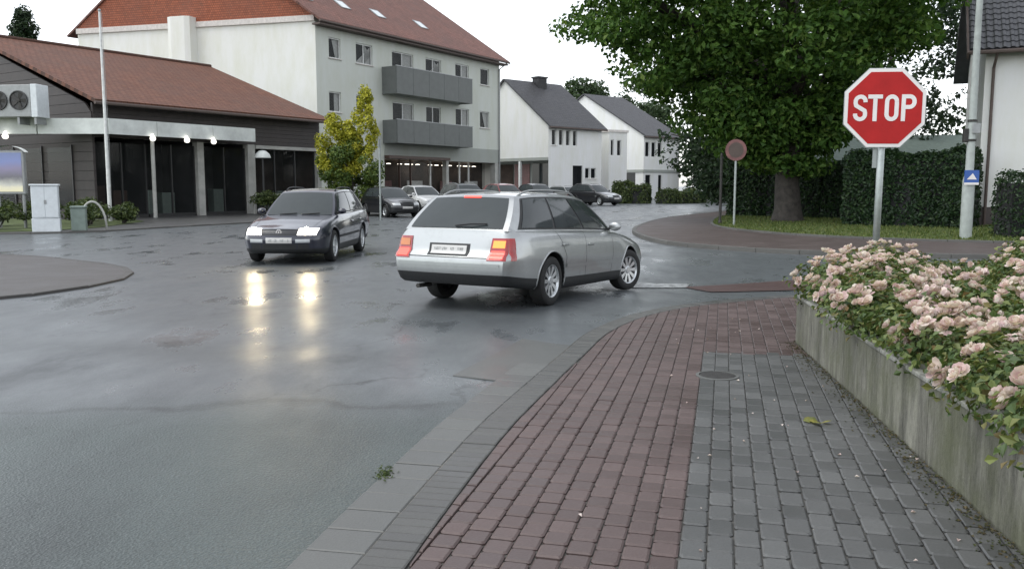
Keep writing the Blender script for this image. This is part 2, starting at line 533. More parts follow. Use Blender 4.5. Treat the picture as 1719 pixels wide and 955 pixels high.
class MB:
    def __init__(self):
        self.v = []
        self.f = []
        self.uv = {}

    def add(self, V, F):
        n = len(self.v)
        self.v += [tuple(p) for p in V]
        self.f += [tuple(i + n for i in f) for f in F]
        return self

    def box(self, c, s, rz=0.0, M=None):
        x, y, z = (k / 2 for k in s)
        P = [Vector((a, b, d)) for d in (-z, z) for a, b in ((-x, -y), (x, -y), (x, y), (-x, y))]
        if rz:
            rm = Matrix.Rotation(rz, 3, 'Z')
            P = [rm @ p for p in P]
        P = [p + Vector(c) for p in P]
        if M is not None:
            P = [M @ p for p in P]
        return self.add(P, [(3, 2, 1, 0), (4, 5, 6, 7), (0, 1, 5, 4), (1, 2, 6, 5), (2, 3, 7, 6), (3, 0, 4, 7)])

    def b6(self, x0, x1, y0, y1, z0, z1):
        return self.box(((x0 + x1) / 2, (y0 + y1) / 2, (z0 + z1) / 2), (abs(x1 - x0), abs(y1 - y0), abs(z1 - z0)))

    def prism(self, poly, z0, z1, cap=True):
        n = len(poly)
        V = [(p[0], p[1], z0) for p in poly] + [(p[0], p[1], z1) for p in poly]
        F = [(i, (i + 1) % n, n + (i + 1) % n, n + i) for i in range(n)]
        if cap:
            F += [tuple(range(n, 2 * n)), tuple(reversed(range(n)))]
        return self.add(V, F)

    def tube(self, pts, rad, n=8, cap=True):
        pts = [Vector(p) for p in pts]
        if isinstance(rad, (int, float)):
            rad = [rad] * len(pts)
        V = []
        up = Vector((0.31, 0.17, 1)).normalized()
        for i, p in enumerate(pts):
            d = (pts[min(i + 1, len(pts) - 1)] - pts[max(i - 1, 0)]).normalized()
            a = d.cross(up)
            if a.length < 0.05:
                a = d.cross(Vector((1, 0, 0)))
            a.normalize()
            b = d.cross(a)
            for k in range(n):
                t = 2 * math.pi * k / n
                V.append(p + (a * math.cos(t) + b * math.sin(t)) * rad[i])
        F = []
        for i in range(len(pts) - 1):
            for k in range(n):
                F.append((i * n + k, (i + 1) * n + k, (i + 1) * n + (k + 1) % n, i * n + (k + 1) % n))
        if cap:
            F += [tuple(range(n)), tuple(reversed(range((len(pts) - 1) * n, len(pts) * n)))]
        return self.add(V, F)

    def lathe(self, prof, n=24, M=None):
        """prof: (r, z) pairs turned about the z axis"""
        V = []
        for r, z in prof:
            for k in range(n):
                t = 2 * math.pi * k / n
                V.append(Vector((r * math.cos(t), r * math.sin(t), z)))
        if M is not None:
            V = [M @ p for p in V]
        F = []
        for i in range(len(prof) - 1):
            for k in range(n):
                F.append((i * n + k, i * n + (k + 1) % n, (i + 1) * n + (k + 1) % n, (i + 1) * n + k))
        return self.add(V, F)

    def quad(self, a, b, c, d):
        return self.add([a, b, c, d], [(0, 1, 2, 3)])

    def xf(self, M):
        self.v = [tuple(M @ Vector(p)) for p in self.v]
        return self

    def build(self, name, m, parent=None, smooth=False, angle=None, bevel=0.0):
        me = bpy.data.meshes.new(name)
        me.from_pydata(self.v, [], self.f)
        if bevel:
            bm = bmesh.new()
            bm.from_mesh(me)
            bmesh.ops.bevel(bm, geom=bm.edges[:], offset=bevel, segments=1, affect='EDGES', clamp_overlap=True)
            bm.to_mesh(me)
            bm.free()
        me.materials.append(MATS[m])
        if smooth or angle:
            me.shade_smooth()
            if angle:
                me.set_sharp_from_angle(angle=R(angle))
        me.update()
        o = bpy.data.objects.new(name, me)
        C.objects.link(o)
        if parent:
            o.parent = parent
        return o


def uv_plane(o, ax, ay, org=(0, 0, 0)):
    """UVs in metres along two local axes"""
    me = o.data
    ul = me.uv_layers.new(name='uv')
    ax, ay, org = Vector(ax), Vector(ay), Vector(org)
    for lp in me.loops:
        p = me.vertices[lp.vertex_index].co - org
        ul.data[lp.index].uv = (p.dot(ax), p.dot(ay))
    return o


def catmull(P, n=8, closed=False):
    out = []
    L = len(P)
    rngi = range(L if closed else L - 1)
    for i in rngi:
        if closed:
            p0, p1, p2, p3 = (Vector(P[(i + k) % L]) for k in (-1, 0, 1, 2))
        else:
            p1, p2 = Vector(P[i]), Vector(P[i + 1])
            p0 = Vector(P[i - 1]) if i else p1 * 2 - p2
            p3 = Vector(P[i + 2]) if i + 2 < L else p2 * 2 - p1
        for k in range(n):
            t = k / n
            out.append(0.5 * ((2 * p1) + (p2 - p0) * t + (2 * p0 - 5 * p1 + 4 * p2 - p3) * t * t + (3 * p1 - p0 - 3 * p2 + p3) * t ** 3))
    if not closed:
        out.append(Vector(P[-1]))
    return out


def leaf_mesh(name, pts, nrm, size, m, parent=None, aspect=0.6, fold=0.25, jit=0.6):
    """one small folded diamond for each leaf"""
    n = len(pts)
    pts = np.asarray(pts, float)
    nr = np.asarray(nrm, float) + rng.normal(0, jit, (n, 3))
    nr /= np.linalg.norm(nr, axis=1)[:, None] + 1e-9
    t = rng.normal(0, 1, (n, 3))
    t -= nr * (t * nr).sum(1)[:, None]
    t /= np.linalg.norm(t, axis=1)[:, None] + 1e-9
    b = np.cross(nr, t)
    s = np.asarray(size) * rng.uniform(0.65, 1.3, n)
    s = s[:, None]
    p0 = pts - t * s * 0.5
    p2 = pts + t * s * 0.5 - nr * s * 0.12
    up = nr * s * fold * 0.5
    p1 = pts + b * s * aspect * 0.5 + up - t * s * 0.06
    p3 = pts - b * s * aspect * 0.5 + up - t * s * 0.06
    V = np.stack([p0, p1, p2, p3], 1).reshape(-1, 3)
    i = np.arange(n) * 4
    F = np.concatenate([np.stack([i, i + 1, i + 2], 1), np.stack([i, i + 2, i + 3], 1)])
    return mesh_np(name, V, F, m, parent, False, 3)


def sphere_dirs(n):
    d = rng.normal(0, 1, (n, 3))
    return d / np.linalg.norm(d, axis=1)[:, None]


def clump_leaves(centres, radii, per, squash=0.7, shell=0.55):
    """points and outward normals for leaf clumps"""
    P, Nn = [], []
    for c, r, k in zip(centres, radii, per):
        d = sphere_dirs(k)
        rad = r * (shell + (1 - shell) * rng.random(k)) ** 1.0
        q = d * rad[:, None]
        q[:, 2] *= squash
        P.append(np.asarray(c) + q)
        nn = d.copy()
        nn[:, 2] += 0.5
        Nn.append(nn)
    return np.concatenate(P), np.concatenate(Nn)


# ------------------------------------------------------------------ ground
def dip(x, y):
    r = math.hypot(x - 2.4, y - 14.3) / 3.7
    if r >= 1:
        return 0.0
    k = 1 - r
    return -0.14 * k * k * (3 - 2 * k)


xs = [-900, -300, -100, -40, -20, -12] + [-8 + 0.25 * i for i in range(81)] + [16, 25, 45, 100, 300, 900]
ys = [-60, -10, 0, 4] + [5 + 0.2 * i for i in range(40)] + [13 + 0.5 * i for i in range(19)] + [26, 34, 50, 80, 150, 400, 1200]


def glint_wave(x, y):
    """a shallow wave shaped into the road to double the headlight reflections"""
    if not (-7 < x < 0):
        return 0.0
    wx = min(1, (x + 7) / 2.5, -x / 1.3)
    wx = wx * wx * (3 - 2 * wx)
    yy = y + 0.18 * (x + 2)
    return -0.021 * wx * math.exp(-((yy - 7.8) / 1.15) ** 2) * math.sin(2 * math.pi * (yy - 7.45) / 2.5)


V = [(x, y, dip(x, y) + glint_wave(x, y)) for y in ys for x in xs]
nx = len(xs)
F = [(j * nx + i, j * nx + i + 1, (j + 1) * nx + i + 1, (j + 1) * nx + i) for j in range(len(ys) - 1) for i in range(nx - 1)]
tag(mesh_np('road', V, F, 'asphalt', None, True), kind='structure')


# ---- pavement on the corner, laid paver by paver
def polyline_offset(P, d):
    out = []
    for i, p in enumerate(P):
        a = P[max(i - 1, 0)]
        b = P[min(i + 1, len(P) - 1)]
        t = (b - a).normalized()
        out.append(p + Vector((t.y, -t.x)) * d)     # to the right of travel
    return out


base = [Vector(p) for p in ((-0.84, 2.0), (-0.61, 3.23), (-0.45, 4.05), (-0.20, 5.19), (0.16, 6.5), (0.45, 7.5), (0.82, 8.7), (1.42, 9.85), (2.3, 10.75), (3.9, 11.6), (6.5, 12.3), (11, 13.0))]
edge = catmull(base, 10)
inner = polyline_offset(edge, 0.205)
wall_a, wall_b = Vector((1.75, 0.9)), Vector((2.70, 8.06))
WALL = [wall_a, wall_b, Vector((4.4, 10.35)), Vector((9.0, 11.3))]
pav = empty('pavement')
tag(pav, kind='structure')
mb = MB()
outl = polyline_offset(edge, -0.02)
loop = [(p.x, p.y) for p in outl] + [(11, 11.5), (9.0, 11.25), (4.4, 10.3), (2.7, 8.06), (1.75, 0.9), (-1.1, 0.9)]
bmv = bmesh.new()
bmv.faces.new([bmv.verts.new((x, y, 0.017)) for x, y in loop])
bmesh.ops.triangulate(bmv, faces=bmv.faces[:])
me = bpy.data.meshes.new('bed')
bmv.to_mesh(me)
bmv.free()
me.materials.append(MATS['joint'])
ob = bpy.data.objects.new('bed', me)
C.objects.link(ob)
ob.parent = pav


def clip_poly(poly, p, n):
    """keep the side of the line through p on which (q-p).n > 0"""
    out = []
    L = len(poly)
    for i in range(L):
        a, b = poly[i], poly[(i + 1) % L]
        da, db = (a - p).dot(n), (b - p).dot(n)
        if da >= 0:
            out.append(a)
        if da * db < 0:
            out.append(a + (b - a) * (da / (da - db)))
    return out


def shrink(poly, d):
    c = sum(poly, Vector((0, 0))) / len(poly)
    out = []
    for q in poly:
        v = q - c
        out.append(c + v * max(0.2, (1 - d / max(v.length, 1e-4))))
    return out


def paver_mb(poly, z0, z1, ch=0.006, mbx=None):
    mbx = mbx or MB()
    n = len(poly)
    top = shrink(poly, ch * 1.3)
    V = [(q.x, q.y, z0) for q in poly] + [(q.x, q.y, z1 - ch * 0.7) for q in poly] + [(q.x, q.y, z1) for q in top]
    F = []
    for r in (0, 1):
        for i in range(n):
            F.append((r * n + i, r * n + (i + 1) % n, (r + 1) * n + (i + 1) % n, (r + 1) * n + i))
    F.append(tuple(range(2 * n, 3 * n)))
    mbx.add(V, F)
    return mbx


def area(poly):
    return 0.5 * sum(poly[i].x * poly[(i + 1) % len(poly)].y - poly[(i + 1) % len(poly)].x * poly[i].y for i in range(len(poly)))


def nearest_seg(P, q):
    best = None
    for i in range(len(P) - 1):
        a, b = P[i], P[i + 1]
        t = max(0, min(1, (q - a).dot(b - a) / (b - a).length_squared))
        d = (a + (b - a) * t - q).length
        if best is None or d < best[0]:
            best = (d, a, b)
    return best


def lay(name, m, org, du, w, l, gap, cols, rows, keep, clips, ztop, parts=298):
    """a field of pavers in half bond; whole ones share one mesh, the rest are cut to the edge"""
    dv = Vector((du.y, -du.x))            # across, to the right
    W2, L2 = (w - gap) / 2, (l - gap * 1.9) / 2
    cc = 0.012
    shared = []
    for k in range(5):
        pl = []
        for sx, sy in ((-1, -1), (1, -1), (1, 1), (-1, 1)):
            c1_, c2_ = cc * random.uniform(0.4, 1.4), cc * random.uniform(0.4, 1.4)
            a_, b_ = Vector((sx * (W2 - c1_), sy * L2)), Vector((sx * W2, sy * (L2 - c2_)))
            pl += [a_, b_] if sx * sy < 0 else [b_, a_]
        shared.append(paver_mb(pl, 0.004, ztop, 0.009))
    ang = math.atan2(dv.y, dv.x)
    items = []
    for c in range(*cols):
        for r in range(*rows):
            ctr = org + dv * (c + 0.5) * w + du * (r + (0.5 if c % 2 else 0.0)) * l
            if not keep(ctr):
                continue
            poly = [ctr + dv * a + du * b for a, b in ((-W2, -L2), (W2, -L2), (W2, L2), (-W2, L2))]
            cut = False
            for cl in clips:
                p, n = cl(ctr)
                if any((q - p).dot(n) < 0 for q in poly):
                    poly = clip_poly(poly, p, n)
                    cut = True
                    if len(poly) < 3:
                        break
            if len(poly) < 3 or abs(area(poly)) < 0.0012:
                continue
            items.append((ctr.length, ctr, poly if cut else None))
    items.sort(key=lambda t: t[0])
    protos = [None] * 5
    rest = MB()
    for i, (d, ctr, poly) in enumerate(items):
        dz = random.gauss(0, 0.0016)
        if i < parts:
            if poly is None:
                k = random.randrange(5)
                if protos[k] is None:
                    o = shared[k].build(name, m, pav)
                    protos[k] = o
                else:
                    o = copy_obj(protos[k], pav)
                o.location = (ctr.x, ctr.y, dz)
                o.rotation_euler = (random.gauss(0, 0.006), random.gauss(0, 0.006), ang + random.gauss(0, 0.004))
            else:
                paver_mb(poly, 0.004, ztop + dz).build(name, m, pav)
        else:
            if poly is None:
                poly = [ctr + dv * a + du * b for a, b in ((-W2, -L2), (W2, -L2), (W2, L2), (-W2, L2))]
            paver_mb(poly, 0.004, ztop + dz, mbx=rest)
    if rest.v:
        tag(rest.build(name + '_field', m, pav), kind='stuff')
    return len(items)


du = Vector((0.238, 0.971)).normalized()
RG = Vector((0.35, 2.0))                    # a point on the border of red and grey


def side_of_edge(P, off):
    def f(ctr):
        d, a, b = nearest_seg(P, ctr)
        t = (b - a).normalized()
        n = Vector((t.y, -t.x))
        return a + n * off, n
    return f


def in_red(q):
    d, a, b = nearest_seg(inner, q)
    t = (b - a).normalized()
    return (q - a).dot(Vector((t.y, -t.x))) > -0.07 and q.y < 11.5


def wall_clip(ctr):
    best = nearest_seg(WALL[:3], ctr)
    t = (best[2] - best[1]).normalized()
    n = Vector((-t.y, t.x))
    return best[1] + n * 0.02, n


def in_grey(q):
    p, n = wall_clip(q)
    return (q - p).dot(n) > -0.08 and in_red(q) and q.x < 5 and (q - RG).dot(du) < 5.75


def in_red_end(q):
    p, n = wall_clip(q)
    return (q - p).dot(n) > -0.08 and in_red(q) and q.x < 5 and (q - RG).dot(du) > 5.70


lay('red_paver', 'paver_red', RG, du, 0.112, 0.132, 0.005, (-30, 0), (-2, 75), in_red, [side_of_edge(inner, 0.004)], 0.030)
lay('grey_paver', 'paver_grey', RG, du, 0.109, 0.176, 0.005, (0, 26), (-2, 58), in_grey, [side_of_edge(inner, 0.004), wall_clip], 0.030)
# past the cover the red paving widens to the planter
lay('red_paver_end', 'paver_red', RG, du, 0.112, 0.132, 0.005, (0, 30), (42, 80), in_red_end, [side_of_edge(inner, 0.004), wall_clip], 0.030, 0)


def walk(P, step, start=0.0):
    """points at equal steps along a polyline"""
    acc, nxt, out = 0.0, start, []
    for i in range(len(P) - 1):
        a, b = P[i], P[i + 1]
        L = (b - a).length
        while nxt <= acc + L:
            t = (nxt - acc) / L
            out.append((a + (b - a) * t, (b - a).normalized()))
            nxt += step
        acc += L
    return out


def course(name, m, P, off0, off1, step, gap, s1, ztop, ch=0.006):
    pts = walk(P, step)
    for i in range(len(pts) - 1):
        (a, ta), (b, tb) = pts[i], pts[i + 1]
        if i * step > s1:
            break
        na, nb = Vector((ta.y, -ta.x)), Vector((tb.y, -tb.x))
        g2 = ta * gap / 2
        poly = [a + na * off1 + g2, b + nb * off1 - g2, b + nb * off0 - g2, a + na * off0 + g2]
        paver_mb(poly, 0.0045, ztop + random.gauss(0, 0.0015), ch).build(name, m, pav)


course('border_paver', 'paver_border', edge, 0.004, 0.198, 0.082, 0.006, 13.0, 0.030)
course('gutter_stone', 'gutter_concrete', edge, -0.262, -0.004, 0.225, 0.010, 4.95, 0.022, 0.007)
# the dished slab round the drain where the gutter swings into the side street
gs = [(-0.09, 6.48), (-0.47, 6.67), (-0.30, 7.15), (-0.08, 7.75), (0.10, 8.30), (0.40, 8.05), (0.58, 7.95), (0.43, 7.48), (0.14, 6.52)]
gs = [Vector(p) for p in gs]
drain = empty('drain_slab', (0, 0, 0))
drain.parent = pav
sl = paver_mb([Vector((p.x, p.y)) for p in reversed(gs)], 0.002, 0.012, 0.006).build('slab', 'gutter_concrete', drain)
# round cover in the pavement
mh = empty('water_cover', (1.60, 6.56, 0.0))
tag(mh, 'small round iron cover set in the grey pavers', 'cover')
MB().lathe([(0.0, 0.036), (0.125, 0.036), (0.135, 0.034), (0.135, 0.004)], 32).build('lid', 'iron', mh)
MB().lathe([(0.142, 0.004), (0.142, 0.038), (0.165, 0.036), (0.165, 0.004)], 32).build('ring', 'gutter_concrete', mh)

# red strip and patchy white bar where the side street begins


def road_sheet(name, poly, m, z):
    bmx = bmesh.new()
    f = bmx.faces.new([bmx.verts.new((x, y, 0)) for x, y in poly])
    bmesh.ops.triangulate(bmx, faces=[f])
    for _ in range(4):
        bmesh.ops.subdivide_edges(bmx, edges=[e for e in bmx.edges if e.calc_length() > 0.45], cuts=1, use_grid_fill=True)
    bmesh.ops.triangulate(bmx, faces=bmx.faces[:])
    for v in bmx.verts:
        v.co.z = dip(v.co.x, v.co.y) + z
    me = bpy.data.meshes.new(name)
    bmx.to_mesh(me)
    bmx.free()
    me.materials.append(MATS[m])
    o = bpy.data.objects.new(name, me)
    C.objects.link(o)
    return tag(o, kind='structure')


road_sheet('red_road_strip', [(2.75, 13.75), (2.95, 12.65), (4.2, 12.5), (6.5, 13.0), (11, 13.9), (11, 15.2), (6.5, 14.4), (4.6, 14.0)], 'red_strip', 0.012)
road_sheet('white_bar', [(1.85, 13.55), (2.78, 13.6), (2.95, 14.15), (2.15, 14.4)], 'patchy_white', 0.012)


# ---- pavement with verge on the far side of the side street
def slab(name, poly, z0, z1, m, parent=None):
    bmx = bmesh.new()
    f = bmx.faces.new([bmx.verts.new((x, y, z0)) for x, y in poly])
    r = bmesh.ops.extrude_face_region(bmx, geom=[f])
    for v in [g for g in r['geom'] if isinstance(g, bmesh.types.BMVert)]:
        v.co.z = z1
    bmesh.ops.triangulate(bmx, faces=bmx.faces[:])
    bmesh.ops.recalc_face_normals(bmx, faces=bmx.faces[:])
    me = bpy.data.meshes.new(name)
    bmx.to_mesh(me)
    bmx.free()
    me.materials.append(MATS[m])
    o = bpy.data.objects.new(name, me)
    C.objects.link(o)
    if parent:
        o.parent = parent
    return o


def kerbs(P, w, z1, step, parent, m='kerb', name='kerb_stone'):
    pts = walk(P, step)
    for i in range(len(pts) - 1):
        (a, ta), (b, tb) = pts[i], pts[i + 1]
        na, nb = Vector((ta.y, -ta.x)), Vector((tb.y, -tb.x))
        g2 = ta * 0.006
        paver_mb([a + na * w + g2, b + nb * w - g2, b - g2, a + g2], -0.16, z1 + random.gauss(0, 0.002), 0.012).build(name, m, parent)


far = empty('far_pavement')
tag(far, kind='structure')
fe = catmull([(26, 57.0), (14.0, 51), (11.0, 46.5), (6.9, 38.5), (4.6, 31.2), (3.75, 26.5), (3.9, 22.2), (4.9, 20.1), (6.6, 18.6), (9.5, 17.6), (14.5, 16.9), (26, 16.2)], 6)
fe2 = [Vector((p.x, p.y)) for p in reversed(fe)]
kl = polyline_offset(fe2, 0.0)
slab('paving', [(p.x, p.y) for p in polyline_offset(fe2, 0.14)] + [(60, 57), (60, 16.2)], -0.1, 0.095, 'far_paving', far)
kerbs(fe2, 0.135, 0.10, 1.0, far)
vin = catmull([(13.2, 46), (9.6, 39), (7.6, 32.5), (7.1, 28.5), (7.8, 25.2), (9.3, 22.9), (12.6, 21.0), (17, 20.0), (26, 19.3)], 5)
vg = tag(slab('grass_verge', [(p.x, p.y) for p in vin] + [(45, 19.3), (45, 46)], 0.05, 0.125, 'grass_soil'), kind='structure')
vin2 = [Vector((p.x, p.y)) for p in vin]
kerbs(vin2, 0.10, 0.150, 1.0, far, name='edging_stone')


def scatter_poly(poly, n):
    P = np.array([(p[0], p[1]) for p in poly])
    lo, hi = P.min(0), P.max(0)
    out = []
    while len(out) < n:
        q = lo + (hi - lo) * rng.random((n, 2))
        inside = np.zeros(n, bool)
        j = len(P) - 1
        for i in range(len(P)):
            c = ((P[i, 1] > q[:, 1]) != (P[j, 1] > q[:, 1])) & (q[:, 0] < (P[j, 0] - P[i, 0]) * (q[:, 1] - P[i, 1]) / (P[j, 1] - P[i, 1] + 1e-12) + P[i, 0])
            inside ^= c
            j = i
        out += list(q[inside])
    return np.array(out[:n])


def grass(name, poly, n, h, z, m='grass', label=None):
    q = scatter_poly(poly, n)
    a = rng.uniform(0, 2 * np.pi, n)
    hh = h * rng.uniform(0.5, 1.4, n)
    wv = np.stack([np.cos(a), np.sin(a), np.zeros(n)], 1) * 0.02
    b = np.column_stack([q, np.full(n, z)])
    tip = b + np.column_stack([rng.normal(0, 0.4, n) * hh, rng.normal(0, 0.4, n) * hh, hh])
    V = np.stack([b - wv, b + wv, tip], 1).reshape(-1, 3)
    return tag(mesh_np(name, V, np.arange(3 * n), m, None, False, 3), label, 'grass', kind='stuff')


grass('grass', [(p.x, p.y) for p in vin] + [(26, 46)], 60000, 0.07, 0.12, label='short mown grass on the verge under the large tree')

# ---- brownish pavement nose on the other side of the main road
lp = empty('corner_pavement')
tag(lp, kind='structure')
le = catmull([(-22, 8.4), (-12, 9.5), (-7.4, 10.7), (-6.45, 12.0), (-6.2, 13.6), (-6.9, 15.4), (-8.6, 17.0), (-11.5, 18.7), (-22, 22)], 6)
slab('paving', [(p.x, p.y) for p in polyline_offset(le, -0.12)], -0.05, 0.032, 'island_paving', lp)
kerbs(polyline_offset(le, -0.13), 0.13, 0.035, 1.0, lp, 'island_kerb')
# forecourt of the shop
fc = empty('forecourt')
tag(fc, kind='structure')
fce = catmull([(-40, 25.5), (-20, 26.2), (-14.2, 27.2), (-12.2, 31), (-9.6, 36.5), (-7.0, 43), (-3.0, 52), (2.0, 62)], 5)
slab('paving', [(p.x, p.y) for p in polyline_offset(fce, -0.12)] + [(-12, 82), (-60, 70), (-60, 25.5)], -0.05, 0.05, 'forecourt', fc)
kerbs(polyline_offset(fce, -0.13), 0.13, 0.055, 1.0, fc)
bed = tag(slab('planting_bed', [(-40, 26.2), (-16.6, 26.9), (-14.9, 27.6), (-14.4, 30), (-15.0, 35.0), (-16.2, 36.6), (-19.5, 36.4), (-28, 41), (-40, 41)], 0.0, 0.075, 'grass_soil'), kind='structure')


# ------------------------------------------------------------------ cars
def interp(tab, x):
    if x <= tab[0][0]:
        return tab[0][1]
    for (a, b), (c, d) in zip(tab, tab[1:]):
        if x <= c:
            t = (x - a) / (c - a)
            return b + (d - b) * t
    return tab[-1][1]


def sinterp(tab, x):
    """smooth (monotone cubic-like) table lookup"""
    if x <= tab[0][0]:
        return tab[0][1]
    n = len(tab)
    for i in range(n - 1):
        a, b = tab[i]
        c, d = tab[i + 1]
        if x <= c:
            t = (x - a) / (c - a)
            m0 = (tab[i + 1][1] - tab[i - 1][1]) / (tab[i + 1][0] - tab[i - 1][0]) if i else (d - b) / (c - a)
            m1 = (tab[i + 2][1] - tab[i][1]) / (tab[i + 2][0] - tab[i][0]) if i + 2 < n else (d - b) / (c - a)
            h = c - a
            return (2 * t ** 3 - 3 * t * t + 1) * b + (t ** 3 - 2 * t * t + t) * h * m0 + (-2 * t ** 3 + 3 * t * t) * d + (t ** 3 - t * t) * h * m1
    return tab[-1][1]


CARP = {
    'estate': dict(
        rear=[(0.2, -2.20), (0.33, -2.335), (0.45, -2.39), (0.60, -2.40), (0.655, -2.375), (0.69, -2.325), (0.80, -2.30), (0.97, -2.25)],
        front=[(0.18, 2.24), (0.28, 2.36), (0.48, 2.40), (0.60, 2.37), (0.70, 2.29), (0.76, 2.20)],
        top=[(-2.4, 0.955), (-1.5, 0.965), (-0.2, 0.945), (0.75, 0.925), (0.98, 0.915), (1.4, 0.868), (1.9, 0.795), (2.2, 0.725), (2.4, 0.67)],
        bot=[(-2.4, 0.31), (-1.9, 0.24), (-1.2, 0.195), (1.5, 0.195), (2.1, 0.19), (2.4, 0.23)],
        wid=[(0, 0.775), (0.012, 0.825), (0.04, 0.868), (0.1, 0.888), (0.25, 0.902), (0.5, 0.905), (0.75, 0.900), (0.88, 0.872), (0.94, 0.825), (0.975, 0.755), (1, 0.66)],
        ax=(-1.30, 1.46), wr=0.318, track=0.785,
        B=[(0, (0.98, 0.745, 0.905)), (0.15, (0.55, 0.80, 0.925)), (0.5, (-0.62, 0.83, 0.945)), (0.85, (-1.75, 0.80, 0.955)), (1, (-2.235, 0.735, 0.955))],
        T=[(0, (0.22, 0.575, 1.375)), (0.2, (-0.15, 0.60, 1.415)), (0.5, (-0.72, 0.61, 1.43)), (0.8, (-1.38, 0.60, 1.412)), (1, (-1.80, 0.575, 1.375))],
        win=[(0.045, 0.375), (0.395, 0.655), (0.675, 0.925)], lower=0.2, rails=True,
        seams=[[(0.72, 0.90), (0.70, 0.60), (0.66, 0.30)], [(-0.26, 0.93), (-0.28, 0.6), (-0.27, 0.28)], [(-1.13, 0.94), (-1.02, 0.80), (-0.92, 0.62), (-0.93, 0.45)]],
        handles=[(-0.12, 0.76), (-0.95, 0.775)]),
    'hatch': dict(
        rear=[(0.2, -1.80), (0.33, -1.93), (0.5, -1.96), (0.62, -1.94), (0.68, -1.90), (0.80, -1.88), (0.97, -1.84)],
        front=[(0.18, 1.82), (0.28, 1.93), (0.48, 1.97), (0.62, 1.94), (0.72, 1.87), (0.8, 1.78)],
        top=[(-1.97, 0.95), (-1.2, 0.96), (0.5, 0.94), (0.8, 0.92), (1.2, 0.88), (1.6, 0.81), (1.97, 0.70)],
        bot=[(-1.97, 0.30), (-1.5, 0.22), (1.3, 0.20), (1.97, 0.22)],
        wid=[(0, 0.72), (0.02, 0.79), (0.06, 0.83), (0.2, 0.845), (0.5, 0.85), (0.8, 0.84), (0.92, 0.79), (0.97, 0.72), (1, 0.62)],
        ax=(-1.20, 1.26), wr=0.295, track=0.735,
        B=[(0, (0.86, 0.70, 0.905)), (0.5, (-0.40, 0.775, 0.945)), (0.85, (-1.45, 0.75, 0.955)), (1, (-1.82, 0.69, 0.955))],
        T=[(0, (0.10, 0.55, 1.37)), (0.5, (-0.55, 0.58, 1.43)), (1, (-1.45, 0.54, 1.36))],
        win=[(0.05, 0.46), (0.485, 0.80)], lower=0.2, rails=False,
        seams=[[(0.6, 0.90), (0.58, 0.6), (0.55, 0.30)], [(-0.42, 0.93), (-0.45, 0.6), (-0.44, 0.28)]],
        handles=[(-0.28, 0.77)]),
}
CAR_DETAIL = {}


